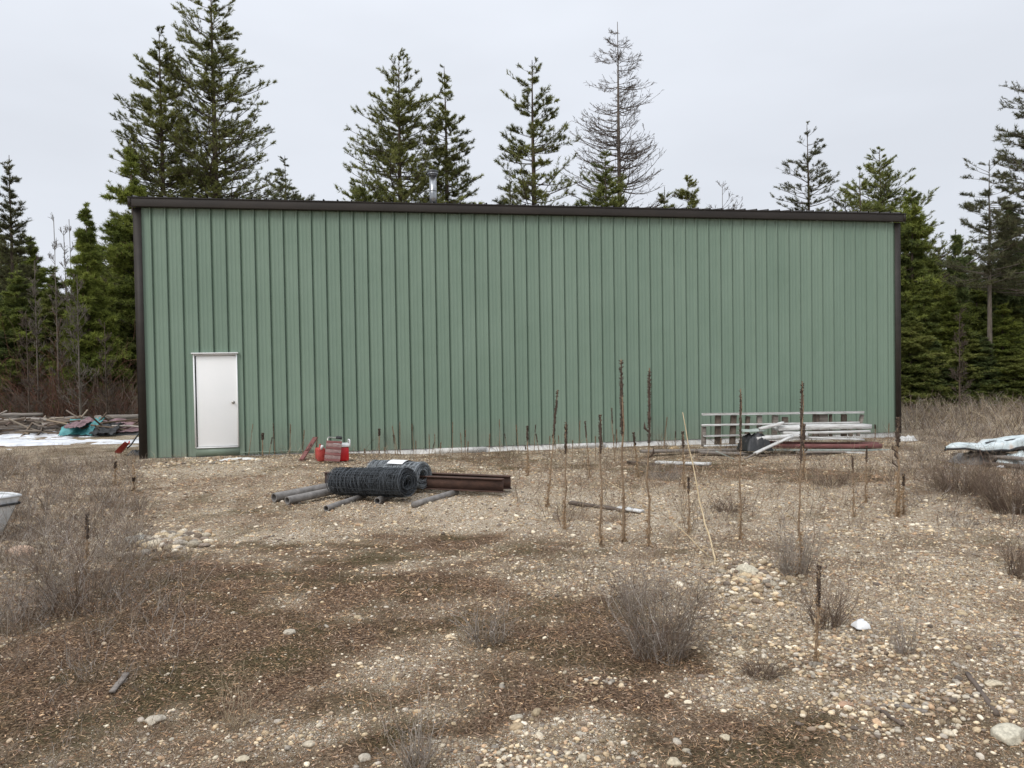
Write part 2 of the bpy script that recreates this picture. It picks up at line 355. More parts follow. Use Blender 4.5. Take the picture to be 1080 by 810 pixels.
for scl, lo, thr in ((150, -0.18, 0.50), (75, -0.12, 0.50), (38, 0.10, 0.48), (21, 0.42, 0.44)):
    v = tex(t, 'ShaderNodeTexVoronoi', scl); v.voronoi_dimensions = '2D'; v.inputs['Randomness'].default_value = 1.0
    sp = t.nodes.new('ShaderNodeSeparateColor'); t.links.new(v.outputs['Color'], sp.inputs[0])
    here = mth('LESS_THAN', sp.outputs[1], mth('SUBTRACT', mth('MULTIPLY', g, 1.15), lo))     # cell holds a stone
    inside = mth('LESS_THAN', v.outputs['Distance'], mth('ADD', mth('MULTIPLY', sp.outputs[2], 0.22), thr-0.12))
    f = mth('MULTIPLY', here, inside)
    stc = ramp(t, sp.outputs[0], [(0.0, (0.04, 0.028, 0.02)), (0.22, (0.20, 0.145, 0.10)), (0.5, (0.48, 0.37, 0.25)), (0.66, (0.34, 0.235, 0.155)), (0.80, (0.68, 0.56, 0.41)), (1.0, (0.90, 0.84, 0.72))])
    c = mixc(t, f, c, stc)
    hh = mth('MULTIPLY', f, mth('MULTIPLY', mth('SUBTRACT', 0.5, v.outputs['Distance']), 34/scl))
    hs = hh if hs is None else mth('MAXIMUM', hs, hh)
t.links.new(c, b.inputs['Base Color']); b.inputs['Roughness'].default_value = 0.95; b.inputs['Specular IOR Level'].default_value = 0.15
nb1 = bump(t, b, hs, 0.035, 1.0); bump(t, b, dn.outputs['Fac'], 0.022, 1.0, nb1)
ground = obj('ground', mb, m, smooth=True); tag(ground, kind='structure')
for k in ('_o',):
    pass

# ------------------------------------------------------------------ the metal building
L, H = 18.29, 5.40
bld = thing('metal_building', 'long green ribbed metal shop building with dark brown trim and a white door', 'building', (0, 0, 0))
def ribprofile(x0, x1, ribs, hgt_=0.036):
    pts = [(x0, 0)]; r0 = 0.279-0.3048
    k = 0
    while True:
        c0 = r0+k*0.3048; k += 1
        if c0 > x1-0.05: break
        for dx, h in ((-0.019, 0), (-0.013, hgt_), (0.013, hgt_), (0.016, 0), (0.017, -0.022), (0.025, -0.022), (0.026, 0)):
            if c0+dx > x0+0.002: pts.append((c0+dx, h))
        for mc in (0.11, 0.195):
            for dx, h in ((-0.012, 0), (-0.005, 0.0035), (0.005, 0.0035), (0.012, 0)):
                if x0 < c0+mc+dx < x1-0.05: pts.append((c0+mc+dx, h))
    pts.append((x1, 0)); return pts
def sheet(mb, pts, y, z0, z1, nz=2):
    zs = np.linspace(z0, z1, nz); X = np.array([p[0] for p in pts]); Hh = np.array([p[1] for p in pts])
    V = np.stack([np.tile(X, nz), np.tile(y-Hh, nz), np.repeat(zs, len(X))], -1)
    ii = np.arange(len(X)*nz).reshape(nz, -1)
    mb.add(V, Q=np.stack([ii[:-1, :-1], ii[:-1, 1:], ii[1:, 1:], ii[1:, :-1]], -1).reshape(-1, 4))
DX0, DX1, DZ0, DZ1 = 1.089, 2.003, 0.19, 2.235
fw = MB(); pts = ribprofile(0.0, L, None)
def clip(pts, a, b):
    xs = [p[0] for p in pts]; hs_ = [p[1] for p in pts]
    r = [(a, float(np.interp(a, xs, hs_)))]+[p for p in pts if a < p[0] < b]+[(b, float(np.interp(b, xs, hs_)))]
    return r
sheet(fw, clip(pts, 0, DX0), -0.0, 0, H); sheet(fw, clip(pts, DX1, L), 0, 0, H); sheet(fw, clip(pts, DX0, DX1), 0, DZ1, H)
obj('front_wall', fw, M['green'], bld)
pl = MB(); pl.box(((DX0+DX1)/2, -0.006, DZ0/2-0.004), (DX1-DX0-0.004, 0.02, DZ0-0.012)); pl.box((2.9, -0.040, 0.055), (1.75, 0.014, 0.02))
obj('base_plate', pl, M['green'], bld)
# side, back walls
DEP, RZ = 12.0, 0.85
sw = MB()
for X_, sgn in ((0.0, -1), (L, 1)):
    n_ = 40
    for i in range(n_):
        ya, yb = 0.02+i*(DEP-0.02)/n_, 0.02+(i+1)*(DEP-0.02)/n_
        for y_, y2_, off in ((ya, ya+(yb-ya)*0.8, 0), (ya+(yb-ya)*0.8, yb, 0.03)):
            zt = lambda yy: H+RZ*(1-abs(yy-DEP/2)/(DEP/2))
            sw.add([[X_+sgn*off, y_, 0], [X_+sgn*off, y2_, 0], [X_+sgn*off, y2_, zt(y2_)], [X_+sgn*off, y_, zt(y_)]], Q=[[0, 1, 2, 3]])
sw.add([[0, DEP, 0], [L, DEP, 0], [L, DEP, H], [0, DEP, H]], Q=[[0, 1, 2, 3]])
obj('side_walls', sw, M['green'], bld)
fd = MB(); fd.box((L/2, DEP/2, -0.255), (L-0.03, DEP-0.03, 0.50)); 
for x_ in (6.9, 9.8): fd.box((x_, -0.012, -0.07), (1.2, 0.03, 0.13), jit=0.004)
obj('foundation', fd, M['concrete'], bld)
# roof sheet with ribs
rf = MB(); rp = [(a_, max(0.0, b_)) for a_, b_ in ribprofile(-0.13, L+0.13, None, 0.034)]; Xr = np.array([p[0] for p in rp]); Hr = np.array([p[1] for p in rp])
rows = [(-0.17, 5.605), (DEP/2, 5.605+RZ*1.02), (DEP+0.17, 5.605)]
V = np.concatenate([np.stack([Xr, np.full(len(Xr), y_), z_+Hr*0.95], -1) for y_, z_ in rows]); ii = np.arange(len(V)).reshape(3, -1)
rf.add(V, Q=np.stack([ii[:-1, :-1], ii[:-1, 1:], ii[1:, 1:], ii[1:, :-1]], -1).reshape(-1, 4))
roof = obj('roof', rf, M['roof'], bld)
tr = MB(); tr.box((L/2, -0.095, 5.495), (L+0.24, 0.13, 0.19), bev=0.012); tr.box((L/2, -0.106, 5.589), (L+0.26, 0.145, 0.018), bev=0.004)
obj('eave_trim', tr, M['trim'], bld)
for X_, s_ in ((0.0, -1), (L, 1)):
    ct = MB(); ct.box((X_+s_*(-0.035), -0.042, 2.68), (0.15, 0.018, 5.42)); ct.box((X_+s_*0.049, 0.045, 2.68), (0.018, 0.17, 5.42))
    obj('corner_trim', ct, M['trim'], bld)
for X_ in (-0.09, L+0.09):
    rk = MB()
    for a_, b_ in ((rows[0], rows[1]), (rows[1], rows[2])):
        V = [[X_-0.03, a_[0], a_[1]-0.2], [X_+0.03, a_[0], a_[1]-0.2], [X_+0.03, a_[0], a_[1]-0.012], [X_-0.03, a_[0], a_[1]-0.012]]
        V += [[v[0], b_[0], v[2]-a_[1]+b_[1]] for v in V]
        rk.poly(V, [[0, 1, 2, 3][::-1], [4, 5, 6, 7], [0, 1, 5, 4], [1, 2, 6, 5], [2, 3, 7, 6], [3, 0, 4, 7]])
    obj('gable_trim', rk, M['trim'], bld)
# door
door = None
dm = MB(); dm.box(((DX0+DX1)/2+0.015, 0.012, (DZ0+DZ1)/2-0.01), (DX1-DX0-0.07, 0.045, DZ1-DZ0-0.06), bev=0.004)
door = obj('door', dm, M['white_door'], bld)
fm = MB(); fm.box((DX0+0.012, -0.012, (DZ0+DZ1)/2), (0.024, 0.075, DZ1-DZ0)); fm.box((DX1-0.010, -0.012, (DZ0+DZ1)/2), (0.020, 0.075, DZ1-DZ0))
fm.box(((DX0+DX1)/2, -0.008, DZ1-0.016), (DX1-DX0-0.046, 0.07, 0.03)); fm.box(((DX0+DX1)/2, -0.004, DZ0-0.002), (DX1-DX0-0.046, 0.07, 0.022))
obj('door_frame', fm, M['white_door'], bld)
cp_ = MB(); cp_.box(((DX0+DX1)/2, -0.048, DZ1+0.02), (DX1-DX0+0.06, 0.09, 0.028), R=None, bev=0.004)
obj('drip_cap', cp_, M['white'], bld)
hm = MB(); kx = DX1-0.10
hm.tubes([[(kx, -0.012, 1.17), (kx, -0.022, 1.17)]], [[0.034, 0.034]], 16, cap=True); hm.tubes([[(kx, -0.02, 1.17), (kx, -0.06, 1.17)]], [[0.012, 0.012]], 10, cap=True)
hm.tubes([[(kx, -0.055, 1.17), (kx, -0.066, 1.17), (kx, -0.085, 1.17), (kx, -0.1, 1.17), (kx, -0.104, 1.17)]], [[0.014, 0.027, 0.031, 0.024, 0.002]], 16)
obj('handle', hm, M['steel'], door, smooth=True)
# stove pipe
cy_ = 1.0; cb = W(457, 216, cy_); ctp = W(457, 180.5, cy_); zroof = 5.605+RZ*1.02*(cy_+0.17)/(DEP/2+0.17)
cm = MB(); cm.tubes([[(cb[0], cy_, zroof-0.1), (cb[0], cy_, zroof+0.25), (cb[0], cy_, ctp[2]-0.12)]], 0.088, 24, cap=True)
cm.tubes([[(cb[0], cy_, zroof+0.36), (cb[0], cy_, zroof+0.385)]], 0.093, 24, cap=True)
cm.tubes([[(cb[0], cy_, zroof-0.03), (cb[0], cy_, zroof+0.06)]], [[0.19, 0.115]], 24)
ch = obj('stove_pipe', cm, M['galv'], bld, smooth=False)
km = MB()
for z_, r0_, h_ in ((ctp[2]-0.12, 0.105, 0.02), (ctp[2]-0.085, 0.13, 0.028), (ctp[2]-0.04, 0.12, 0.02), (ctp[2]-0.012, 0.14, 0.012)):
    km.tubes([[(cb[0], cy_, z_), (cb[0], cy_, z_+h_)]], r0_, 24, cap=True)
km.tubes([[(cb[0], cy_, ctp[2]-0.12), (cb[0], cy_, ctp[2])]], 0.06, 12)
obj('rain_cap', km, M['galv'], ch)

# ------------------------------------------------------------------ trees
def nrm(v): return v/(np.linalg.norm(v, axis=-1, keepdims=True)+1e-9)
def conifer(H_, R, base=0.15, nb=220, up=0.15, curve=0.25, twigs=7, ptw=3, per=12, nl=(0.12, 0.2), nw=0.022, spread=0.9, down=0.0,
            c1=(0.035, 0.055, 0.02), c2=(0.09, 0.11, 0.04), prof=0.8, tr=None, gap=0.0, lean=0.0, bare=False, whorl=True, jl=0.3, inner=0.3, top=0.35):
    """returns (trunk MB, crown MB) around the origin; H_ height, R crown radius at the base of the crown"""
    T = MB(); Cn = MB(); tr = tr or H_*0.011+0.03
    zz = np.linspace(0, 1, 14); bend = np.cumsum(RNG.normal(0, 0.012*H_/10, (14, 2)), 0)*zz[:, None]; bend[:, 0] += lean*zz**1.5*H_
    bend *= 0.7; tp = np.concatenate([bend, (zz*H_)[:, None]], 1); T.tubes(tp, np.maximum(tr*(1-zz)**0.85, 0.012), 8)
    q = np.sort(1-(1-RNG.random(nb))**0.66); 
    if whorl: nwh = int(H_*(1-base)/0.42); q = (np.floor(q*nwh)+0.5+RNG.normal(0, 0.30, nb))/nwh
    q = np.clip(q, 0, 0.995); h = base+(1-base)*q
    az = RNG.random(nb)*2*PI
    Lb = R*((1-q)**prof*(1-top*0.15)+0.03)*RNG.uniform(1-jl*1.6, 1+jl*0.5, nb)
    if gap: Lb *= np.where(RNG.random(nb) < gap, RNG.uniform(0.15, 0.6, nb), 1)
    Lb = np.maximum(Lb, 0.12)
    lob = 1+0.13*np.sin(az*2+h*9)+0.10*np.sin(az*3-h*14+1.3); Lb *= lob
    e = up*(0.4+1.5*q)-0.25*(1-q)*(down > 0)+RNG.normal(0, 0.07 if bare else 0.19, nb)
    s = np.linspace(0, 1, 6)
    hx = np.stack([np.interp(h, zz, tp[:, 0]), np.interp(h, zz, tp[:, 1]), h*H_], -1)
    dirh = np.stack([np.cos(az), np.sin(az), np.zeros(nb)], -1)
    sway = RNG.normal(0, 0.1 if bare else 0.22, nb)
    perp = np.stack([-np.sin(az), np.cos(az), np.zeros(nb)], -1)
    P = hx[:, None]+Lb[:, None, None]*(dirh[:, None]*(s[None, :, None])*0.97+perp[:, None]*(sway[:, None]*s**2)[:, :, None]+np.array([0, 0, 1.0])*((e[:, None]-down)*s+(curve+down*0.75)*s**2)[:, :, None])
    br = np.clip(Lb*0.013, 0.011, 0.05)
    T.tubes(P, br[:, None]*(1-0.8*s)[None], 4)
    # twigs
    n_t = twigs; bi = np.repeat(np.arange(nb), n_t); st = RNG.uniform(inner, 1.0, len(bi))
    def on(bi_, s_):
        f_ = s_*5; i0 = np.clip(f_.astype(int), 0, 4); fr = (f_-i0)[:, None]
        return P[bi_, i0]*(1-fr)+P[bi_, i0+1]*fr, nrm(P[bi_, i0+1]-P[bi_, i0])
    pb, tb = on(bi, st)
    sg = np.where(RNG.random(len(bi)) < 0.5, -1, 1); sp_ = perp[bi]*sg[:, None]
    ang = RNG.uniform(0.4, 1.1, len(bi))
    td = nrm(tb*np.cos(ang)[:, None]+sp_*np.sin(ang)[:, None]+np.array([0, 0, 1.0])*(RNG.normal(0.12, 0.22, len(bi))+up*0.5-down*0.5)[:, None])
    tl = Lb[bi]*0.42*(1.15-st)*RNG.uniform(0.5, 1.2, len(bi))+0.08
    s3 = np.linspace(0, 1, 3)
    TP = pb[:, None]+td[:, None]*(tl[:, None]*s3)[:, :, None]+np.array([0, 0, 1.0])*(tl[:, None]*s3**2*(0.25-down*0.4))[:, :, None]
    T.tubes(TP, np.clip(tl*0.012, 0.009, 0.02)[:, None]*(1-0.6*s3)[None], 3)
    if bare:
        # fine spurs
        bi2 = np.repeat(np.arange(len(bi)), 3); s_ = RNG.uniform(0.2, 1, len(bi2))[:, None]
        a_ = TP[bi2, 0]*(1-s_)+TP[bi2, 2]*s_; d_ = nrm(td[bi2]+RNG.normal(0, 0.5, (len(bi2), 3))+np.array([0, 0, .2])); l_ = RNG.uniform(0.05, 0.18, len(bi2))[:, None]
        T.tubes(np.stack([a_, a_+d_*l_], 1), 0.007, 3)
        return T, None
    ends = [TP[:, 2]]; dirs = [td]
    for k in range(1, ptw):
        f_ = RNG.uniform(0.15, 1, len(bi))[:, None]; ends.append(TP[:, 0]*(1-f_)+TP[:, 2]*f_); dirs.append(td)
    be = P[:, -1]; ends.append(be); dirs.append(nrm(P[:, -1]-P[:, -2]))
    lead = np.stack([np.full(6, tp[-1, 0]), np.full(6, tp[-1, 1]), H_-np.linspace(0, 0.5, 6)], -1); ends.append(lead); dirs.append(np.tile([0, 0, 1.0], (6, 1)))
    E = np.concatenate(ends); D_ = np.concatenate(dirs)
    kp = RNG.random(len(E)) < np.clip(0.35+(H_-E[:, 2])/(H_*0.22), 0.3, 1); E = E[kp]; D_ = D_[kp]
    tcv = RNG.random(len(E))*0.75
    clump = fbm(E[:, 0]*0.9+E[:, 2]*0.5, E[:, 1]*0.9+E[:, 2]*0.9, int(RNG.integers(1000)), 2); tcv = np.clip(tcv*0.55+(clump-0.3)*0.9, 0, 1)
    ei = np.repeat(np.arange(len(E)), per)
    p = E[ei]+D_[ei]*RNG.uniform(-0.14, 0.02, len(ei))[:, None]
    d = nrm(D_[ei]*0.75+nrm(RNG.normal(size=(len(ei), 3)))*spread+np.array([0, 0, 0.25-down*0.9]))
    ln = RNG.uniform(nl[0], nl[1], len(ei))*np.clip(0.6+(H_-p[:, 2])/(H_*0.3), 0.6, 1); cc = np.asarray(c1)+(np.asarray(c2)-np.asarray(c1))*np.clip(tcv[ei]+RNG.normal(0, 0.15, len(ei)), 0, 1)[:, None]
    dead = RNG.random(len(ei)) < 0.035; cc[dead] = (0.11, 0.07, 0.035)
    Cn.tris(p, d, ln, np.full(len(ei), nw)*RNG.uniform(0.7, 1.3, len(ei)), cc)
    return T, Cn
OLIVE1, OLIVE2 = (0.085, 0.098, 0.030), (0.36, 0.37, 0.11)
GRN1, GRN2 = (0.085, 0.115, 0.024), (0.36, 0.40, 0.085)
DRK1, DRK2 = (0.065, 0.092, 0.034), (0.24, 0.29, 0.10)
GRY1, GRY2 = (0.08, 0.09, 0.05), (0.25, 0.26, 0.13)
def plant_tree(name, label, cat, px, D, mbs, bark='bark', group=None, rz=0.0):
    loc = at(px, D); loc[2] -= 0.15; r = thing(name, label, cat, loc, group)
    T, Cn = mbs
    obj('trunk', T, M[bark], r, local=True)
    if Cn is not None: obj('crown', Cn, M['needle'], r, local=True)
    r.rotation_euler = (0, 0, rz); return r
def tree(name, label, px, top, D, rpx, cat='tree', bark='bark', **kw):
    p = at(px, D); H_ = ztop(px, top, D)-p[2]+0.15; R = rpx*D/FPX
    if 160 < px < 945:
        b_ = max(kw.get('base', 0.15), 0.30); kw['base'] = b_; zr = (ztop(px, 214, D)-p[2])/H_; q = max(0, (zr-b_)/(1-b_)); R /= max(0.5, (1-q)**kw.get('prof', 0.8))
    return plant_tree(name, label, cat, px, D, conifer(H_, R, **kw), bark)
PINE = dict(nb=200, up=0.10, curve=0.20, twigs=7, ptw=3, per=20, nl=(0.08, 0.17), nw=0.020, spread=1.0, jl=0.36)
def pk(**k):
    d = dict(PINE); d.update(k); d['jl'] = min(d['jl'], 0.36); d['nb'] = int(d['nb']*1.35); return d
tree('pine_tree', 'dense olive pine left of the tallest pine, behind the left end of the roof', 177, 30, 37, 56, **pk(base=0.1, c1=OLIVE1, c2=OLIVE2, nb=280, prof=0.75, twigs=9, per=18))
tree('pine_tree', 'tallest pine, its tip cut off by the top edge, behind the roof', 234, -22, 38, 72, **pk(base=0.12, c1=OLIVE1, c2=OLIVE2, nb=300, prof=0.62, twigs=9, per=19, gap=0.15, jl=0.45, lean=0.0))
tree('fir_tree', 'small lone conical fir tip above the roof between the tallest pine and stove pipe', 306, 166, 46, 34, **pk(base=0.1, c1=GRY1, c2=GRY2, nb=170, up=0.05, prof=0.9, nl=(0.1, 0.18)))
tree('pine_tree', 'full dark olive pine rising just left of the stove pipe', 426, 58, 35, 58, **pk(base=0.15, c1=OLIVE1, c2=OLIVE2, nb=270, prof=0.62, twigs=9, per=17, gap=0.1, jl=0.4))
tree('pine_tree', 'slim pine rising just right of the stove pipe', 475, 73, 36, 42, **pk(base=0.12, c1=OLIVE1, c2=OLIVE2, nb=210, prof=0.8, twigs=7, gap=0.15, jl=0.4))
tree('pine_tree', 'low bushy young pine at the left foot of the full pine by the stove pipe', 386, 178, 33, 30, **pk(base=0.1, c1=GRN1, c2=OLIVE2, nb=170, prof=0.6))
tree('pine_tree', 'open pine with a visible reddish trunk standing alone behind the middle of the roof', 566, 66, 34, 50, **pk(base=0.2, c1=OLIVE1, c2=OLIVE2, nb=170, prof=0.62, twigs=8, per=16, gap=0.2, tr=0.24, jl=0.4, inner=0.4))
tree('pine_tree', 'low bushy pine at the left foot of the open pine with the reddish trunk', 541, 180, 36, 25, **pk(base=0.1, c1=GRY1, c2=GRY2, nb=120, prof=0.7, per=10))
tree('larch_tree', 'tall leafless larch with bare upturned branches behind the roof', 656, 27, 33, 66, cat='tree', bark='larchbark', base=0.22, nb=230, up=-0.10, curve=0.36, twigs=9, bare=True, prof=0.75, tr=0.2, jl=0.22, inner=0.15)
tree('fir_tree', 'low dark green fir at the foot of the bare larch', 642, 163, 31, 32, **pk(base=0.05, c1=GRN1, c2=OLIVE2, nb=210, prof=0.75, per=15))
tree('pine_tree', 'small yellow green pine just right of the bare larch', 727, 187, 34, 20, **pk(base=0.2, c1=OLIVE1, c2=OLIVE2, nb=190, prof=0.6, up=0.2, curve=0.12, per=17))
tree('pine_tree', 'small yellow green sapling right under the lowest bare larch limbs', 703, 198, 33, 14, **pk(base=0.2, c1=OLIVE1, c2=OLIVE2, nb=130, prof=0.6, up=0.2, curve=0.12, per=16))
tree('dead_tree', 'tiny leafless treetop poking over the roof right of the yellow green pine', 764, 198, 36, 20, bark='larchbark', base=0.3, nb=90, up=0.3, curve=0.3, twigs=5, bare=True, prof=0.5, tr=0.06)
tree('pine_tree', 'sparse thin pine standing alone over the right half of the roof', 855, 133, 40, 34, **pk(base=0.2, c1=(0.065, 0.072, 0.038), c2=(0.22, 0.22, 0.11), nb=150, prof=0.6, per=12, twigs=6, gap=0.2, inner=0.45))
tree('pine_tree', 'low sparse pine at the right foot of the lone thin pine', 893, 200, 40, 30, **pk(base=0.2, c1=GRY1, c2=GRY2, nb=100, prof=0.5, per=12))
tree('fir_tree', 'pointed fir with a thin spire above the right end of the roof', 931, 157, 39, 50, **pk(base=0.05, c1=GRN1, c2=OLIVE2, nb=260, prof=0.95, twigs=8, per=15, up=0.1, gap=0.15))
tree('fir_tree', 'shorter ragged fir overlapping the spired fir on its left', 910, 176, 37, 38, **pk(base=0.05, c1=GRN1, c2=OLIVE2, nb=170, prof=0.9, per=13, up=0.12))
FIR = dict(nb=300, up=0.06, curve=0.10, down=0.16, twigs=12, ptw=3, per=13, nl=(0.12, 0.23), nw=0.034, spread=0.85, prof=0.85, inner=0.15, jl=0.45, whorl=False, c1=DRK1, c2=DRK2)
def fk(**k): d = dict(FIR); d.update(k); return d
tree('fir_tree', 'dense dark conical fir just beyond the right corner of the building', 962, 205, 33, 74, **fk(nb=430, base=0.03, c1=DRK1, c2=GRN2, per=14))
tree('fir_tree', 'small slim dark fir between the dense conical fir and the tall open pine', 1008, 242, 36, 28, **fk(nb=200, base=0.05))
tree('pine_tree', 'tall open pine with long bare horizontal limbs at the right edge of the forest', 1044, 170, 30, 44, bark='bark_grey', **pk(base=0.5, c1=(0.065, 0.072, 0.038), c2=(0.20, 0.20, 0.10), nb=70, prof=0.35, twigs=8, per=11, up=0.05, curve=0.12, inner=0.5, jl=0.45, whorl=False, tr=0.12))
tree('pine_tree', 'tallest sparse pine at the right edge, trunk just out of frame', 1100, 85, 30, 66, bark='bark_grey', **pk(base=0.35, c1=(0.065, 0.072, 0.038), c2=(0.20, 0.20, 0.10), nb=130, prof=0.3, twigs=8, per=12, up=0.05, curve=0.15, inner=0.45, jl=0.4, tr=0.2))
tree('fir_tree', 'dark pointed fir against the sky by the right edge', 1067, 212, 33, 46, **fk(nb=300, base=0.05))
# left forest edge
tree('pine_tree', 'tall slender dark pine at the far left edge', 17, 165, 34, 26, **pk(base=0.35, c1=(0.06, 0.068, 0.032), c2=(0.22, 0.22, 0.10), nb=150, prof=0.55, per=12, twigs=6))
tree('fir_tree', 'bright green pointed fir left of the building corner', 96, 217, 30, 40, **fk(nb=340, base=0.03, c1=GRN1, c2=GRN2, prof=0.9))
tree('fir_tree', 'big dark fir touching the left building corner, reaching above the roof', 146, 150, 33, 66, **fk(nb=430, base=0.03, c1=GRN1, c2=GRN2, prof=0.85, per=13))
for px, top, D, r, lab in ((62, 232, 29, 12, 'thin leafless sapling with reddish twigs between the slender pine and the green fir'), (73, 244, 30, 12, 'thin leafless sapling touching the left side of the green fir'),
                           (78, 232, 33, 10, 'tallest pale leafless sapling behind the green fir'), (40, 275, 29, 12, 'brown leafless young tree in front of the slender pine'), (84, 290, 26, 22, 'grey leafless tree with fine twigs in front of the green fir')):
    tree('bare_tree', lab, px, top, D, r, bark='bark_grey', base=0.15, nb=46, up=0.7, curve=0.3, twigs=4, bare=True, prof=0.6, tr=0.045, whorl=False)
for px, top, D, r, lab in ((30, 330, 27, 14, 'short brown leafless sapling behind the left half of the log pile'), (112, 340, 27, 14, 'short brown leafless sapling behind the tarps, near the building corner'), 
                           (1012, 330, 28, 10, 'leafless brown sapling in the brush right of the building corner')):
    tree('bare_tree', lab, px, top, D, r, bark='bark_grey' if 'grey' in lab else 'bark', base=0.1, nb=36, up=0.5, curve=0.3, twigs=5, bare=True, prof=0.6, tr=0.04, whorl=False)
# shared kinds for the crowded forest edge
kinds = []
for k, (rr, cc1, cc2) in enumerate(((2.3, GRN1, GRN2), (2.0, DRK1, GRN2), (2.6, GRN1, OLIVE2), (1.9, DRK1, DRK2))):
    kinds.append(conifer(9.0, rr, **fk(nb=360, base=0.02, c1=cc1, c2=cc2, per=11)))
protos = {}
def fill(px, top, D, k, label, group, rz, wide=1.0):
    D += 3.5; p = at(px, D); H_ = ztop(px, top, D)-p[2]+0.15; s = H_/9.0; p[2] -= 0.15
    if k not in protos:
        r = thing('fir_tree', label, 'tree', p, group); obj('trunk', kinds[k][0], M['bark'], r, local=True); obj('crown', kinds[k][1], M['needle'], r, local=True); protos[k] = r
        r.rotation_euler = (0, 0, rz); r.scale = (s**0.5*wide, s**0.5*wide, s); return
    dup(protos[k], p, rz, (s**0.5*wide, s**0.5*wide, s), label, group)
Lft = [(-62, 225, 32, 0), (-28, 255, 28, 1), (0, 232, 38, 2), (-5, 300, 27, 3), (22, 285, 27, 1), (38, 250, 36, 0), (58, 300, 33, 2), (52, 345, 27.5, 1), (72, 330, 38, 3), (108, 262, 37, 1),
       (112, 318, 28, 2), (128, 250, 40, 0), (135, 290, 29, 2), (88, 360, 27.5, 0), (150, 300, 33, 3), (20, 350, 29, 0), (-40, 330, 30, 2), (118, 372, 27, 1)]
Rgt = [(945, 260, 31, 0), (975, 300, 28, 1), (990, 262, 38, 2), (1003, 310, 28, 0), (1022, 262, 36, 3), (1030, 300, 30, 1), (1050, 280, 34, 2), (1058, 320, 27, 0), (1078, 262, 38, 1),
       (1082, 300, 29, 2), (1100, 300, 33, 3), (1120, 250, 36, 0), (960, 330, 27, 2), (1018, 345, 27, 2), (1040, 355, 26.5, 3), (1095, 350, 27, 0), (1140, 300, 32, 1), (985, 355, 27, 3), (1070, 365, 26, 2)]
for i, (px, top, D, k) in enumerate(Lft):
    fill(px, top, D, k, 'dense green fir in the crowded forest edge left of the building', 'firs crowding the left forest edge', i*1.7, 1.15)
for i, (px, top, D, k) in enumerate(Rgt):
    fill(px, top, D, k, 'dense green fir in the crowded forest edge right of the building', 'firs crowding the right forest edge', i*2.1, 1.15)
# the wood behind the first rows of trunks closes the view into the forest
bk = [(150, 265, 47), (172, 270, 45), (198, 268, 49), (-90, 250, 46), (-55, 262, 48), (-15, 268, 50), (25, 262, 47), (60, 285, 49), (95, 275, 50), (125, 270, 46), (940, 265, 48), (970, 270, 46), (1000, 285, 50), (1030, 280, 48), (1062, 285, 50), (1095, 275, 47), (1130, 270, 49), (1165, 265, 47)]
for i, (px, top, D) in enumerate(bk):
    sd_ = 'left' if px < 500 else 'right'
    fill(px, top, D, (i*3) % 4, 'dense green fir in the crowded forest edge %s of the building' % sd_, 'firs crowding the %s forest edge' % sd_, i*0.9, 1.5)

# ------------------------------------------------------------------ brush, bushes, weeds
def twigset(base, n, hgt_, rad, thick, cols, seg=4, br=3, flare=0.7, jit=0.34):
    """n stems growing from around base, each with br side twigs -> (polylines, radii, colours)"""
    az = RNG.random(n)*2*PI; fl = flare*np.sqrt(RNG.random(n)); hh = hgt_*RNG.uniform(0.45, 1.05, n)
    b0 = np.asarray(base)+np.stack([np.cos(az), np.sin(az), np.zeros(n)], -1)*(rad*0.5*RNG.random(n)**0.5)[:, None]
    s = np.linspace(0, 1, seg); az = az+RNG.normal(0, 0.5, n)
    d = np.stack([np.cos(az)*fl, np.sin(az)*fl, np.ones(n)], -1)
    P = b0[:, None]+d[:, None]*(hh[:, None]*s)[:, :, None]; P[:, :, 2] -= (hh*fl*0.25)[:, None]*s**2
    P[:, 1:] += np.cumsum(RNG.normal(0, jit/seg, (n, seg-1, 3)), 1)*hh[:, None, None]
    c = np.asarray(cols)[RNG.integers(len(cols), size=n)]*RNG.uniform(0.7, 1.3, n)[:, None]
    out = [(P, thick*(1-0.6*s), c)]
    bi = np.repeat(np.arange(n), br); i0 = RNG.integers(1, seg, len(bi)); p0 = P[bi, i0]; dd = nrm(d[bi]+RNG.normal(0, 0.9, (len(bi), 3))); ll = hh[bi]*RNG.uniform(0.12, 0.4, len(bi))
    P2 = p0[:, None]+dd[:, None]*(ll[:, None]*np.linspace(0, 1, 3))[:, :, None]; P2[:, 2] += RNG.normal(0, 0.1, (len(bi), 3))*ll[:, None]
    out.append((P2, thick*0.55*np.array([1, 0.8, 0.5]), c[bi])); return out
def addtw(mb, sets, sides=3):
    for P, r, c in sets: mb.tubes(P, r, sides, c)
GREYT = [(0.29, 0.25, 0.215), (0.42, 0.375, 0.33), (0.20, 0.165, 0.135), (0.33, 0.275, 0.215)]
BRN = [(0.20, 0.15, 0.11), (0.13, 0.095, 0.07), (0.27, 0.21, 0.15), (0.17, 0.12, 0.095)]
TAN = [(0.42, 0.34, 0.23), (0.33, 0.26, 0.18), (0.27, 0.20, 0.14), (0.5, 0.42, 0.3)]
def bush(label, px, py, wpx, hpx, n, cols, thick=0.0022, br=4, cat='bush', group=None, name='dry_bush'):
    p = G(px, py); s = ppm(p); mb = MB()
    addtw(mb, twigset(p-[0, 0, 0.02], n, hpx/s, wpx/s*0.5, thick, cols, 5, br, flare=min(1.2, 0.55*wpx/hpx)))
    addtw(mb, twigset(p-[0, 0, 0.02], max(4, n//10), hpx/s*0.8, wpx/s*0.5, thick*1.9, cols, 6, 3, flare=min(1.2, 0.5*wpx/hpx), jit=0.5))
    return tag(obj(name, mb, M['twig'], loc=p), label, cat, group)
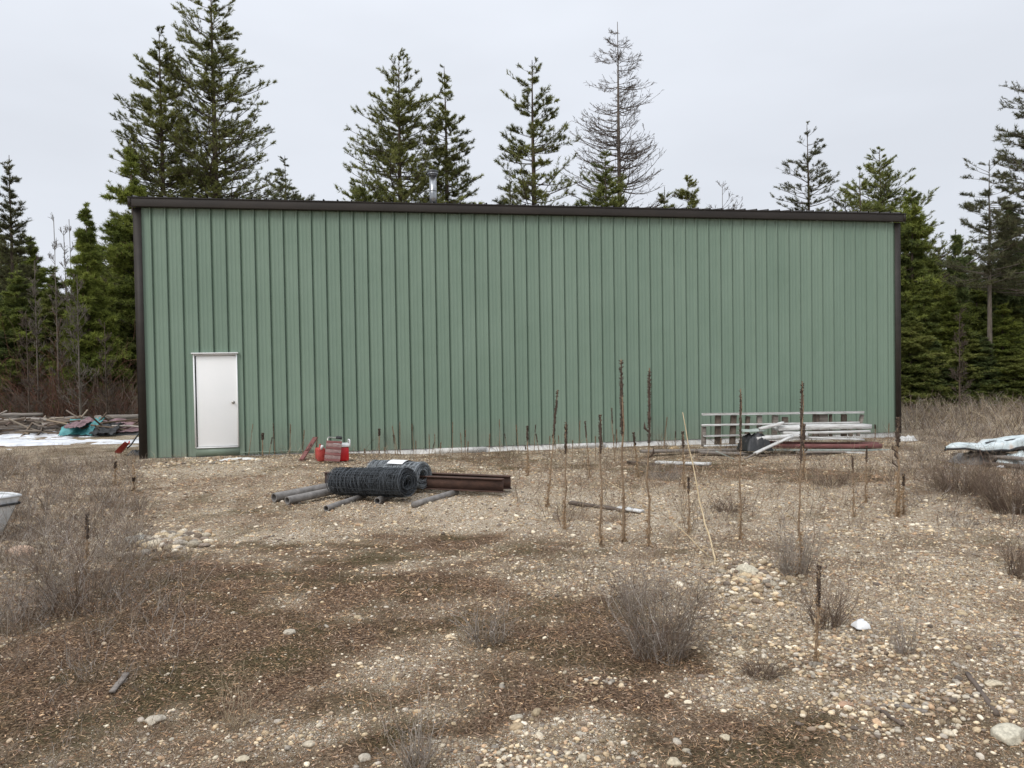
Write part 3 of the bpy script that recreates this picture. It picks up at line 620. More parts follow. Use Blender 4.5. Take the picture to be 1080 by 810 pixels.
bush('big grey twiggy bush, the densest in the open ground, right of centre', 695, 692, 105, 105, 130, GREYT+BRN, 0.0022, 10)
bush('smaller grey twiggy bush leaning out behind the left side of the densest bush', 668, 640, 60, 55, 80, GREYT, 0.0015, 6)
bush('low wispy bush spreading its dry stems near the centre foreground', 512, 676, 70, 50, 60, GREYT, 0.0022, 3)
bush('tall grey twiggy shrub among the dry weeds on the left', 88, 640, 140, 105, 100, GREYT+BRN, 0.0024, 9)
bush('grey brush clump at the left edge under the boat bow', 10, 660, 110, 80, 90, GREYT, 0.0017, 8)
bush('thin dark bush beside the stone heap, right of the densest bush', 838, 606, 50, 62, 90, GREYT, 0.0024)
bush('wiry fan of stems beside the short mullein stalk', 872, 660, 55, 60, 80, BRN, 0.0022, 3)
bush('flat dark tuft of dead grass below the stone heap', 803, 712, 50, 22, 150, BRN, 0.0018, 2)
bush('small grey tuft of stems growing among stones at lower right', 955, 690, 30, 48, 40, GREYT, 0.0018, 2)
bush('tangled bush with reddish stems at the right edge under the weathered hull', 1066, 540, 70, 62, 220, BRN, 0.003, 4)
bush('brown tangled bush to the left of the right edge bush', 1012, 520, 80, 45, 220, BRN, 0.003, 4)
bush('small dry bush by the right edge, mid distance', 1072, 608, 30, 45, 60, BRN, 0.0025, 3)
bush('straw coloured tuft at bottom left of centre', 250, 765, 46, 60, 36, TAN, 0.0016, 3)
bush('wispy grey stems at the bottom edge left of centre', 440, 806, 60, 66, 60, GREYT, 0.0017, 3)
bush('low grey bush in front of the lumber pile', 700, 505, 60, 16, 120, GREYT, 0.003, 3)
bush('low brown bush on the gravel right of the lumber pile', 878, 512, 60, 20, 120, BRN, 0.003, 3)
bush('small round brown bush at mid right', 770, 540, 45, 22, 90, BRN, 0.003, 3)
def scatter_px(n, x0, x1, y0, y1):
    """world points whose density is even over a patch of the ground"""
    pts_ = [flat(x0, y0), flat(x1, y0), flat(x0, y1), flat(x1, y1)]; xs = [p[0] for p in pts_]; ys = [p[1] for p in pts_]
    r = []
    while len(r) < n:
        a = RNG.uniform(min(xs), max(xs)); b_ = RNG.uniform(min(ys), max(ys)); dd = np.array([a, b_, -0.1])-CAM; z = dd@CF
        u = 540+FPX*(dd@CR)/z; v = 405-FPX*(dd@CU)/z
        if x0 < u < x1 and y0 < v < y1: r.append((a, b_, float(hgt(a, b_))))
    return np.array(r)
# dry weeds covering the left and right margins, and the far brush under the forest
def field(name, label, cat, spec):
    mb = MB()
    for n, (x0, x1, y0, y1), hh, k, cols, th in spec:
        for p in scatter_px(n, x0, x1, y0, y1):
            addtw(mb, twigset(p-[0, 0, 0.02], k, hh*RNG.uniform(0.6, 1.3), hh*0.5, th, cols, 4, 2, flare=0.8))
    return tag(obj(name, mb, M['twig']), label, cat, kind='stuff')
field('dry_weeds', 'matted grey brown dead weeds covering the ground left of the gravel', 'weeds',
      [(560, (-60, 150, 492, 600), 0.30, 9, GREYT+BRN, 0.0030), (210, (-60, 210, 560, 720), 0.27, 9, GREYT+BRN, 0.0021), (60, (-40, 180, 700, 830), 0.16, 7, BRN+GREYT, 0.0014)])
field('brush', 'brown and grey leafless brush along the foot of the forest right of the building', 'brush',
      [(420, (952, 1160, 424, 462), 0.66, 10, GREYT+BRN+TAN, 0.007), (260, (940, 1160, 458, 560), 0.34, 9, BRN+GREYT, 0.0034)])
field('underbrush', 'reddish brown leafless underbrush along the foot of the forest left of the building', 'brush',
      [(150, (-60, 145, 446, 451), 1.7, 12, [(0.16, 0.085, 0.06), (0.13, 0.10, 0.08), (0.11, 0.06, 0.045), (0.19, 0.15, 0.12)], 0.011), (50, (20, 95, 444, 449), 3.2, 10, [(0.17, 0.085, 0.06), (0.14, 0.09, 0.07)], 0.009)])
field('dead_grass', 'thin dead grass and weeds dotted over the gravel yard', 'grass',
      [(110, (300, 950, 478, 520), 0.22, 6, BRN+TAN, 0.0028), (150, (520, 1090, 500, 620), 0.16, 6, BRN+GREYT+TAN, 0.0022), (130, (180, 1080, 600, 820), 0.11, 6, BRN+GREYT, 0.0013), (190, (250, 960, 462, 492), 0.42, 5, BRN+BRN+TAN, 0.0042), (170, (540, 960, 490, 560), 0.42, 5, BRN+TAN, 0.0034), (110, (560, 960, 540, 650), 0.22, 6, BRN+TAN, 0.0022), (60, (380, 640, 660, 800), 0.13, 7, BRN+TAN, 0.0014), (120, (-20, 200, 480, 500), 0.18, 7, BRN+TAN, 0.0032)])

# ------------------------------------------------------------------ gravel and litter on the ground
def ico(sub):
    bm = bmesh.new(); bmesh.ops.create_icosphere(bm, subdivisions=sub, radius=1); V = np.array([v.co[:] for v in bm.verts]); F = np.array([[v.index for v in f.verts] for f in bm.faces]); bm.free(); return V, F
I1, I2, I3 = ico(1), ico(2), ico(4)
STC = np.array([(0.66, 0.62, 0.54), (0.58, 0.53, 0.44), (0.44, 0.41, 0.37), (0.36, 0.295, 0.225), (0.46, 0.37, 0.26), (0.27, 0.215, 0.17), (0.54, 0.46, 0.345), (0.40, 0.29, 0.20), (0.60, 0.55, 0.46), (0.19, 0.16, 0.14), (0.50, 0.41, 0.29), (0.34, 0.315, 0.285), (0.57, 0.48, 0.34)])
def pebbles(mb, P, S, ic, rough=0.16):
    V0, F0 = ic; n = len(P); nv = len(V0)
    V = V0[None]*(1+RNG.normal(0, rough, (n, nv, 1)))*RNG.uniform([0.75, 0.6, 0.35], [1.25, 1.0, 0.65], (n, 3))[:, None]
    ph = RNG.random(n)*2*PI; c_, s_ = np.cos(ph), np.sin(ph); tl = RNG.normal(0, 0.25, n)
    x, y, z = V[..., 0], V[..., 1], V[..., 2]; z2 = z*np.cos(tl)[:, None]+x*np.sin(tl)[:, None]; x2 = x*np.cos(tl)[:, None]-z*np.sin(tl)[:, None]
    V = np.stack([x2*c_[:, None]-y*s_[:, None], x2*s_[:, None]+y*c_[:, None], z2], -1)*S[:, None, None]+P[:, None]
    F = (F0[None]+(np.arange(n)*nv)[:, None, None]).reshape(-1, 3)
    c = STC[RNG.integers(len(STC), size=n)]*RNG.uniform(0.55, 1.35, n)[:, None]*[1.05, 0.99, 0.89]
    mb.add(V.reshape(-1, 3), T=F, c=np.repeat(c, nv, 0))
def frustum(n, d0, d1, wide=0.8, pw=1.0):
    D = (d0**(pw+1)+RNG.random(n)*(d1**(pw+1)-d0**(pw+1)))**(1/(pw+1)); l = RNG.uniform(-wide, wide, n)*D
    p = CAM[None]+D[:, None]*CF+l[:, None]*CR; keep = (p[:, 1] < -0.15); return p[keep]
gm = MB()
def lay(n, d0, d1, smin, smax, ic, gp=1.0, sink=0.25, pw=1.0):
    p = frustum(n, d0, d1, pw=pw); g_ = gravel(p[:, 0], p[:, 1]); p = p[RNG.random(len(p)) < np.clip(g_*1.2-0.02, 0.08, 1)**gp]
    S = smin*(smax/smin)**(RNG.random(len(p))**1.9); p[:, 2] = hgt(p[:, 0], p[:, 1])+S*sink*0.5
    pebbles(gm, p, S, ic, 0.10)
lay(80000, 2.6, 7.5, 0.004, 0.013, I1, 1.0, pw=0.6)
lay(20000, 2.6, 9.0, 0.008, 0.024, I2, 1.3, pw=0.7)
lay(2200, 2.6, 11.0, 0.016, 0.036, I2, 1.6)
lay(90000, 6.5, 18.5, 0.007, 0.022, I1, 1.1)
lay(7000, 8.5, 18.5, 0.014, 0.040, I2, 1.5)
def heap(px, py, rx, ry, n, s0, s1, ic=I2):
    cx, cy, ex, ey = ell(px, py, rx, ry); a = RNG.normal(0, 0.5, (n, 2)); p = np.stack([cx+a[:, 0]*ex, cy+a[:, 1]*ey, np.zeros(n)], -1); p = p[p[:, 1] < -0.1]
    S = RNG.uniform(s0, s1, len(p)); p[:, 2] = hgt(p[:, 0], p[:, 1])+S*0.3; pebbles(gm, p, S, ic, 0.08)
heap(182, 572, 34, 8, 150, 0.035, 0.085); heap(790, 612, 60, 14, 300, 0.008, 0.04); heap(880, 690, 130, 30, 500, 0.008, 0.024); heap(960, 740, 120, 34, 300, 0.008, 0.024)
heap(560, 800, 80, 16, 160, 0.008, 0.018); heap(770, 655, 50, 18, 80, 0.010, 0.028); heap(210, 488, 70, 3, 160, 0.02, 0.05); heap(640, 622, 40, 10, 30, 0.010, 0.024); heap(640, 720, 40, 8, 40, 0.010, 0.02)
heap(45, 578, 26, 6, 40, 0.03, 0.06)
tag(obj('gravel', gm, M['stone'], smooth=True), 'mixed tan and grey pebbles strewn over the bare yard', 'gravel', kind='stuff')
# litter: bits of dead grass, bark and needles lying about
lm = MB()
def litter(n, d0, d1, l0, l1, wd, pw=1.0, cols=BRN+TAN+GREYT, lift=0.006, bias=0.35):
    p = frustum(n, d0, d1, pw=pw); g_ = gravel(p[:, 0], p[:, 1]); p = p[RNG.random(len(p)) > g_*bias*1.6]; n = len(p); p[:, 2] = hgt(p[:, 0], p[:, 1])+RNG.uniform(0.0, lift, n)
    a = RNG.random(n)*2*PI; d = nrm(np.stack([np.cos(a), np.sin(a), np.abs(RNG.normal(0, 0.28, n))], -1)); ln = RNG.uniform(l0, l1, n)
    c = np.asarray(cols)[RNG.integers(len(cols), size=n)]*RNG.uniform(0.35, 1.6, n)[:, None]*[1.18, 0.96, 0.80]
    lm.tris(p, d, ln, wd*RNG.uniform(0.5, 1.5, n), c)
litter(110000, 2.6, 7.0, 0.012, 0.055, 0.0032, 0.6); litter(16000, 2.6, 7.0, 0.01, 0.03, 0.010, 0.6, lift=0.004)
litter(60000, 6.5, 14.0, 0.03, 0.10, 0.006); litter(26000, 12.0, 20.0, 0.04, 0.14, 0.010)
tag(obj('leaf_litter', lm, M['twig']), 'dead brown grass bits and needles littering the dirt', 'litter', kind='stuff')

# ------------------------------------------------------------------ single stones
def stone(label, px, py, wpx, col, flatn=0.6, seed=0, asp=0.8):
    p = G(px, py); R = wpx/ppm(p)/2; V0, F0 = I3; rg = np.random.default_rng(seed+500)
    pn = nrm(rg.normal(size=(22, 3))); pd = rg.uniform(0.72, 1.0, 22); dots = V0@pn.T; rr_ = np.where(dots > 0.05, pd[None]/np.maximum(dots, 0.05), 9).min(1); rr_ = np.minimum(rr_, 1.05)
    q = V0*rr_[:, None]*np.array([1, asp, flatn]); q = q*(1+(fbm(V0[:, 0]*6+seed, V0[:, 1]*6+V0[:, 2]*5, seed, 3)-0.5)[:, None]*0.08)*R; a_ = rg.uniform(-0.6, 0.6); q = q@np.array([[math.cos(a_), math.sin(a_), 0], [-math.sin(a_), math.cos(a_), 0], [0, 0, 1.0]])
    mb = MB(); mb.add(q+p+[0, 0, R*flatn*0.25], T=F0, c=col); o = obj('stone', mb, M['stone'], loc=p, smooth=True)
    return tag(o, label, 'stone')
CRM = (0.50, 0.43, 0.31); PWH = (0.44, 0.39, 0.31); GRS = (0.33, 0.32, 0.28)
stone('large pale angular rock at the bottom right corner', 1064, 778, 40, (0.50, 0.46, 0.36), 0.5, 1)
stone('flat tan rock just above the pale corner rock on the right', 1048, 722, 18, CRM, 0.35, 2)
stone('pale whitish stone at the bottom edge left of centre, next to the wispy stems', 384, 801, 15, PWH, 0.6, 3)
stone('rounded cream stone at the bottom edge right of centre', 711, 806, 16, CRM, 0.7, 4)
stone('whitish stone lying in the lower left dirt', 163, 761, 22, PWH, 0.5, 5)
stone('cream stone between the lower left stones and the bottom edge', 256, 802, 14, CRM, 0.6, 6)
stone('grey green flat boulder at the left of the stone heap on the left', 146, 571, 28, GRS, 0.4, 7)
stone('pinkish boulder half buried in the weeds under the boat bow', 20, 585, 30, (0.47, 0.33, 0.24), 0.6, 8)
stone('orange brown stone among the pebbles at lower right', 893, 745, 18, (0.42, 0.27, 0.18), 0.5, 9)
stone('yellow stone lying in front of the wall foundation', 493, 481, 9, (0.56, 0.42, 0.22), 0.6, 10)
stone('rusty yellow stone near the wall right of the mullein stalks', 711, 474, 11, (0.5, 0.36, 0.2), 0.5, 11)
stone('pale stone near the centre foreground below the wispy bush', 545, 758, 14, PWH, 0.5, 12)
stone('small beige stone on the dark dirt right of the centre bush', 612, 775, 10, PWH, 0.6, 13)
stone('pale boulder with a hollow on top of the stone heap right of the densest bush', 787, 603, 24, (0.52, 0.47, 0.36), 0.5, 14)
stone('pale pebble sized rock at lower right near the bottom edge', 765, 779, 12, CRM, 0.6, 15)
stone('cream rock left of the orange brown stone', 780, 690, 12, CRM, 0.6, 16)
stone('buff stone on gravel near the left centre', 305, 668, 14, PWH, 0.5, 17)

# ------------------------------------------------------------------ mullein stalks
def mullein(label, tx, ty, bx, by, thick=1.0, head=0.38, group='dead mullein stalks', cat='dead weed', tufts=True, branchy=False, hm='seed', ht_=1.0):
    p = G(bx, by); D = depth(p); t_ = CAM+D*ray(tx, ty); 
    r = thing('mullein_stalk', label, cat, p, group)
    k = 9; s = np.linspace(0, 1, k)[:, None]; P = p+(t_-p)*s; hh = np.linalg.norm(t_-p); P[1:-1] += RNG.normal(0, 0.006*hh, (k-2, 3)); P[0, 2] -= 0.03
    rr_ = 0.0098*thick*(1.25-0.7*s[:, 0])*RNG.uniform(0.85, 1.15, k); mb = MB(); mb.tubes(P, rr_, 6)
    # little dead stubs on the stem
    ns = 16; ss = RNG.uniform(0.03, 1-head, ns); sp = p+(t_-p)*ss[:, None]; dd = nrm(RNG.normal(0, 1, (ns, 3))*[1, 1, 0.3]+[0, 0, -0.2]); ll = RNG.uniform(0.015, 0.05, ns)*thick
    mb.tubes(np.stack([sp, sp+dd*ll[:, None]], 1), [0.004, 0.001], 3)
    obj('stem', mb, M['stalk'], r)
    hm_ = MB(); q = np.linspace(1-head, 1, 16)[:, None]; HP = p+(t_-p)*q; HP[:, :2] += RNG.normal(0, 0.002, (16, 2))
    env = np.clip(np.sin(np.linspace(0.35, PI*0.985, 16))**0.8, 0.15, 1)*RNG.uniform(0.7, 1.2, 16)
    hm_.tubes(HP, 0.0135*thick*env*ht_, 7)
    nc = int(140*head/0.4); cs = RNG.uniform(1-head, 0.99, nc); cp2 = p+(t_-p)*cs[:, None]; ca_ = RNG.random(nc)*2*PI; cd2 = np.stack([np.cos(ca_), np.sin(ca_), np.full(nc, 0.6)], -1)
    hm_.tubes(np.stack([cp2, cp2+cd2*0.016*thick, cp2+cd2*0.022*thick], 1), np.array([0.004, 0.004, 0.002])*thick, 4)
    if branchy:
        for z_ in (0.5, 0.58, 0.64):
            a_ = RNG.random()*6.28; b0 = p+(t_-p)*z_; b1 = b0+np.array([math.cos(a_)*0.06, math.sin(a_)*0.06, 0.05]); hm_.tubes([[b0, b1, b1+[0, 0, 0.07]]], [[0.006, 0.014, 0.006]], 6)
    obj('seed_head', hm_, M[hm], r)
    if tufts:
        lf = MB(); n = 110; a_ = RNG.random(n)*2*PI; hz_ = 0.55*RNG.random(n)**1.8; b0 = p+(t_-p)*(hz_/hh)[:, None]+np.stack([np.cos(a_)*0.01, np.sin(a_)*0.01, np.zeros(n)], -1); d1 = nrm(np.stack([np.cos(a_), np.sin(a_), RNG.uniform(-2.5, 1.2, n)], -1))
        lf.tris(b0, d1, RNG.uniform(0.02, 0.08, n)*thick*(1-hz_), RNG.uniform(0.008, 0.025, n)*thick, np.full((n, 3), 0.3))
        obj('dead_leaves', lf, M['deadleaf'], r)
    return r
MS = [('tallest dark mullein stalk in the centre right group', 655, 379, 658, 572, 1.25), ('tall mullein stalk just right of the tallest one, with a knobbly middle', 685, 388, 684, 577, 1.1),
      ('slightly leaning mullein stalk, leftmost of the tall ones, well left of the tallest', 588, 411, 577, 535, 1.15), ('shorter mullein stalk just right of the leaning one', 597, 445, 595, 558, 1.0),
      ('thin mullein stalk directly left of the tallest one', 633, 437, 634, 576, 1.0), ('straight mullein stalk in front of the left end of the white slatted panel', 781, 410, 781, 570, 0.9),
      ('tall mullein stalk standing in front of the white board pile', 846, 402, 843, 608, 0.85), ('short mullein stalk right behind the tall one at the white board pile', 848, 447, 848, 507, 1.3),
      ('thick mullein stalk in front of the right building corner with ragged base', 947, 440, 947, 545, 1.5), ('thin short stalk beside the ragged mullein at the right corner', 953, 500, 953, 543, 0.9),
      ('short foreground mullein stalk beside the wiry fan of stems', 864, 596, 861, 700, 0.75), ('thin crooked stalk behind the tallest mullein', 645, 430, 648, 487, 0.9),
      ('crook topped weed stalk between the two tallest mulleins', 668, 456, 674, 503, 1.2), ('thin stalk in front of the wall, left of the tallest mullein', 617, 444, 622, 504, 0.9),
      ('mullein stalk behind the pale leaning cane', 720, 455, 722, 516, 1.2), ('small stalk left of the pale leaning cane base', 726, 503, 727, 562, 0.8),
      ('thin stalk at the right end of the red beam', 914, 470, 913, 530, 0.8), ('thin branching stalk left of the one at the red beam end', 899, 480, 901, 545, 0.7),
      ('dark mullein stalk standing in the weeds on the left', 92, 541, 91, 608, 0.9), ('short stalk in the gravel near the left building corner', 122, 487, 121, 512, 1.1),
      ('stubby stalk right of the short one near the left building corner', 141, 504, 141, 518, 1.3), ('dark mullein stalk beside the red cooler', 367, 452, 368, 478, 1.3),
      ('dark mullein stalk at the wall midway between cooler and wire rolls end', 400, 452, 400, 479, 1.4), ('dark mullein stalk at the wall near the door', 277, 457, 277, 482, 1.5),
      ('taller dry weed close to the wall left of the leaning mullein', 556, 449, 557, 502, 1.1), ('short spike rising in front of the wall right of the slatted panel', 908, 441, 908, 460, 1.2),
      ('second short spike near the right wall corner', 923, 448, 923, 462, 1.0)]
for i, (lab, tx, ty, bx, by, th) in enumerate(MS):
    mullein(lab, tx, ty, bx, by, th, head=0.42 if i in (0, 1, 2, 5, 6, 10, 18) else 0.3, tufts=(by > 500), branchy=i in (1, 7, 8))
px_ = list(np.linspace(395, 655, 40)+RNG.normal(0, 4, 40))+[262, 268, 283, 290, 306, 319, 332, 668, 700, 712, 590, 604, 628, 640, 930, 936, 760, 700]
for x_ in px_:
    by = (481-(x_-150)*0.031)+RNG.uniform(3, 22 if x_ > 380 else 6); hh = RNG.uniform(14, 36)
    mullein('short dead weed stalk in the row growing along the foot of the green wall', x_+RNG.normal(0, 2), by-hh, x_, by, RNG.uniform(0.55, 0.8), head=RNG.uniform(0.25, 0.5), hm='stalk' if RNG.random() < 0.75 else 'seed', ht_=0.5, group='short dead weeds along the wall', tufts=False)

# ------------------------------------------------------------------ beams, pipes, wire rolls
def frame(a, b):
    """rotation with x along a->b, z up-ish"""
    x = nrm(np.asarray(b, float)-np.asarray(a, float)); y = nrm(np.cross([0, 0, 1.0], x)); return np.stack([x, y, np.cross(x, y)], 1)
def beam(label, a, b, hb, wb, tk=0.014):
    R_ = frame(a, b); Ln = np.linalg.norm(b-a); c0 = (a+b)/2; r = thing('steel_beam', label, 'steel beam', c0, 'rusty steel beams')
    wmb = MB(); wmb.box(c0, (Ln, tk, hb-2*tk-0.002), R_); obj('web', wmb, M['rust'], r)
    for s_ in (-1, 1):
        f_ = MB(); f_.box(c0+R_[:, 2]*s_*(hb/2-tk/2), (Ln, wb, tk), R_, bev=0.003); obj('flange', f_, M['rust'], r)
def lift(p, dz): q = np.array(p, float); q[2] += dz; return q
def pt(px, py, dz=0): return lift(G(px, py), dz)
b1a, b1b = pt(343, 519, 0.19), pt(531, 524, 0.19)
# keep the beam level
z_ = max(b1a[2], b1b[2])-0.02; b1a[2] = b1b[2] = z_
beam('rusty I-beam nearer the camera, running out from under the wire rolls', b1a, b1b, 0.20, 0.10)
off = np.array([0.14, 0.22, 0]); beam('rusty I-beam behind the nearer one, its end reaching further right', b1a+off+[0.1, 0, 0.01], b1b+off*0.9+[0.02, 0, 0.01], 0.20, 0.10)
def pipe(label, a, b, r, hollow=True, mat='greypipe', name='pipe', cat='pipe', group=None):
    mb = MB(); P = np.linspace(a, b, 6); mb.tubes(P, r*RNG.uniform(0.97, 1.03, 6), 18, cap=not hollow)
    if hollow:
        mb.tubes(P[::-1], r*0.78, 18); d = nrm(b-a); x = nrm(np.cross(d, [0, 0, 1.0])); y = np.cross(d, x); th = np.arange(18)*2*PI/18
        for e_ in (a, b):
            ring = e_+np.stack([np.cos(th), np.sin(th)], -1)@np.stack([x, y]); o_ = e_+(np.cos(th)[:, None]*x+np.sin(th)[:, None]*y)*r; i_ = e_+(np.cos(th)[:, None]*x+np.sin(th)[:, None]*y)*r*0.78
            k = np.arange(18); mb.add(np.concatenate([o_, i_]), Q=np.stack([k, (k+1) % 18, (k+1) % 18+18, k+18], -1))
        mid = (a+b)/2; k = np.arange(18); mb.poly(mid+(np.cos(th)[:, None]*x+np.sin(th)[:, None]*y)*r*0.78, [list(range(18))])
    return tag(obj(name, mb, M[mat], loc=(a+b)/2, smooth=False), label, cat, group)
gp_ = 'grey pipes under the wire rolls'
pipe('grey pipe with an open dark end, leftmost under the wire roll', pt(289, 530, 0.075), pt(372, 513, 0.075), 0.068, group=gp_)
pipe('grey pipe lying against the leftmost one, nearer the camera', pt(303, 533, 0.07), pt(385, 515, 0.07), 0.060, group=gp_)
pipe('thin short pipe with a dark end poking out below the wire roll', pt(344, 540, 0.05), pt(385, 526, 0.05), 0.042, group=gp_)
pipe('short grey pipe end hidden right below the middle of the dark wire roll', pt(398, 532, 0.05), pt(420, 521, 0.05), 0.05, group=gp_)
pipe('slender rusty grey post pointing to the lower left in front of the I-beams', pt(436, 536, 0.05), pt(482, 522, 0.05), 0.045, hollow=False, group=gp_)
def wire_roll(label, a, b, ro, ri, mat, wraps=13, rings=30, wr=0.0026, name='wire_roll'):
    mb = MB(); d = nrm(b-a); Ln = np.linalg.norm(b-a); x = nrm(np.cross(d, [0, 0, 1.0])); y = np.cross(x, d)
    nseg = 40; th = np.linspace(0, 2*PI, nseg)
    Ps = []
    for w_ in range(wraps):
        rr = ri+(ro-ri)*(w_+0.5)/wraps
        for k in range(rings if w_ > wraps-5 else rings//2):
            u = RNG.random()*Ln if k else 0.0
            if k == 1: u = Ln
            wob = RNG.normal(0, 0.006)+0.008*np.sin(th*RNG.integers(2, 6)+RNG.random()*6); sk = RNG.normal(0, 0.02)
            rad = rr+wob; sag = 1-0.10*(np.sin(th) < -0.7)
            Ps.append(a+d*(np.clip(u+sk*np.cos(th+RNG.random()*6), -0.01, Ln+0.01))[:, None]+(x*np.cos(th)[:, None]+y*(np.sin(th)*sag)[:, None])*rad[:, None])
    cw = lambda n_: np.repeat(RNG.uniform(0.35, 2.2, n_)[:, None], 3, 1)
    mb.tubes(np.array(Ps), wr, 3, cw(len(Ps)))
    # stays running along the roll, slightly twisted
    n = wraps*16; w_ = RNG.integers(wraps//2, wraps, n); rr = ri+(ro-ri)*(w_+0.55)/wraps; t0 = RNG.random(n)*2*PI; tw = RNG.normal(0, 0.2, n); s = np.linspace(0, 1, 9)
    an = t0[:, None]+tw[:, None]*s; Q_ = a+d*(s*Ln)[None, :, None]+rr[:, None, None]*(x*np.cos(an)[..., None]+y*np.sin(an)[..., None])
    Q_ += RNG.normal(0, 0.004, Q_.shape); mb.tubes(Q_, wr, 3, cw(len(Q_)))
    # helical diagonal wires of the mesh on the outer wraps
    n = 150; s = np.linspace(0, 1, 14); t0 = RNG.random(n)*2*PI; sg = np.where(RNG.random(n) < 0.5, -1, 1)*RNG.uniform(2, 6, n); u0 = RNG.uniform(0, 0.85, n); rr = ri+(ro-ri)*RNG.uniform(0.7, 1.0, n)
    an = t0[:, None]+sg[:, None]*s; Q_ = a+d*(np.clip(u0[:, None]+s*0.25, 0, 1)*Ln)[..., None]+rr[:, None, None]*(x*np.cos(an)[..., None]+y*np.sin(an)[..., None]); mb.tubes(Q_, wr*1.2, 3, cw(len(Q_)))
    return tag(obj(name, mb, M[mat], loc=a), label, 'wire roll', 'rolls of fence wire')
ra, rb = pt(356, 526, 0.27), pt(429, 530, 0.29)
wire_roll('big roll of dark fence wire lying in front on the grey pipes', ra, rb+nrm(rb-ra)*0.02, 0.215, 0.075, 'blackwire', 16, 40, 0.0034)
ga, gb = pt(395, 516, 0.27), pt(446, 520, 0.27)
wire_roll('lighter galvanised wire roll peeking out behind the right end of the dark one', ga, gb, 0.205, 0.07, 'galvwire', 16, 36, 0.0034)
wl = MB(); c_ = CAM+(depth(gb)-0.05)*ray(429, 497.5)
d_ = nrm(gb-ga); th = np.linspace(-0.65, 0.75, 7)+PI/2; x = nrm(np.cross(d_, [0, 0, 1.0])); y = np.cross(x, d_)
A0 = ga+d_*(np.linalg.norm(gb-ga)*0.40); A1 = ga+d_*(np.linalg.norm(gb-ga)*0.72)
for r_ in (0.219, 0.223):
    V = np.concatenate([A0+(x*np.cos(th)[:, None]+y*np.sin(th)[:, None])*r_, A1+(x*np.cos(th)[:, None]+y*np.sin(th)[:, None])*r_]); k = np.arange(6)
    wl.add(V, Q=np.stack([k, k+1, k+8, k+7], -1))
tag(obj('paper_wrap', wl, M['white'], loc=A0), 'white paper sheet lying over the galvanised wire roll', 'paper sheet')

# ------------------------------------------------------------------ cooler, jug, folded chair, red board, shovel
def box_thing(cpt, dims, rz): 
    return np.array([[math.cos(rz), -math.sin(rz), 0], [math.sin(rz), math.cos(rz), 0], [0, 0, 1]])
p = pt(360, 486); s = ppm(p); RZm = box_thing(p, None, 0.15)
r = thing('cooler', 'bright red cooler with a white lid against the green wall', 'cooler', p)
mb = MB(); mb.box(p+[0, 0, 0.145], (0.29, 0.26, 0.29), RZm, bev=0.03); obj('body', mb, M['red'], r)
mb = MB(); mb.box(p+[0, 0, 0.325], (0.315, 0.285, 0.07), RZm, bev=0.018); obj('lid', mb, M['white'], r)
mb = MB(); hx_ = RZm@np.array([0.165, 0, 0]); yv = RZm@np.array([0, 0.12, 0])
mb.tubes([[p+hx_-yv+[0, 0, 0.28], p+hx_-yv+[0, 0, 0.43], p+hx_+yv+[0, 0, 0.43], p+hx_+yv+[0, 0, 0.28]]], 0.012, 8, cap=True); obj('handle', mb, M['white'], r)
p = pt(338, 486.5); RZm = box_thing(p, None, 0.3)
r = thing('fuel_jug', 'faded red plastic jug between the leaning red board and the striped chair', 'jug', p)
mb = MB(); mb.box(p+[0, 0, 0.14], (0.17, 0.24, 0.28), RZm, bev=0.035); mb.tubes([[p+[0, -0.07, 0.27], p+[0, -0.07, 0.34], p+[0, 0.06, 0.34], p+[0, 0.06, 0.27]]], 0.015, 8); obj('body', mb, M['redold'], r)
mb = MB(); mb.tubes([[p+[0.03, -0.10, 0.26], p+[0.045, -0.12, 0.31], p+[0.05, -0.125, 0.34]]], [[0.03, 0.028, 0.024]], 12, cap=True); obj('cap', mb, M['white'], r)
# folded chair with striped webbing
p = pt(350, 488); r = thing('folding_chair', 'folded lawn chair with red and grey striped webbing leaning on the wall', 'chair', p)
Rt = np.array(Matrix.Rotation(0.12, 3, 'Y')@Matrix.Rotation(-0.35, 3, 'X'))
W0, H0 = 0.27, 0.50
mb = MB()
for s_ in (-1, 1): mb.tubes([[p+Rt@np.array([s_*W0/2, 0, -0.02]), p+Rt@np.array([s_*W0/2, 0, H0]), p+Rt@np.array([s_*(W0/2-0.03), 0, H0+0.03])]], 0.012, 8, cap=True)
mb.tubes([[p+Rt@np.array([-W0/2, 0, H0+0.02]), p+Rt@np.array([W0/2, 0, H0+0.02])]], 0.012, 8); obj('frame', mb, M['steel'], r)
for k in range(7):
    mb = MB(); mb.box(p+Rt@np.array([0, -0.014 if k % 2 else -0.018, 0.05+k*0.062]), (W0+0.04, 0.008, 0.066 if k % 2 else 0.05), Rt@np.array(Matrix.Rotation(0.03*(k % 3-1), 3, 'Y')), bev=0.002)
    obj('webbing_strap', mb, M['redwood'] if k % 2 == 0 else M['dusty'], r)
mb = MB(); mb.box(p+Rt@np.array([W0/2-0.05, -0.03, H0+0.02]), (0.13, 0.06, 0.06), Rt, bev=0.02); obj('armrest', mb, M['black'], r)
a_, b_ = pt(318, 486.5, 0.03), pt(333, 482, 0.42)
mb = MB(); R_ = frame(a_, b_); mb.box((a_+b_)/2, (np.linalg.norm(b_-a_), 0.09, 0.04), R_, bev=0.006); mb.box((a_+b_)/2+R_[:, 2]*0.03, (np.linalg.norm(b_-a_)*0.3, 0.05, 0.03), R_, bev=0.006)
tag(obj('leaning_board', mb, M['redwood'], loc=a_), 'short faded red board leaning at a slant left of the red jug', 'board')
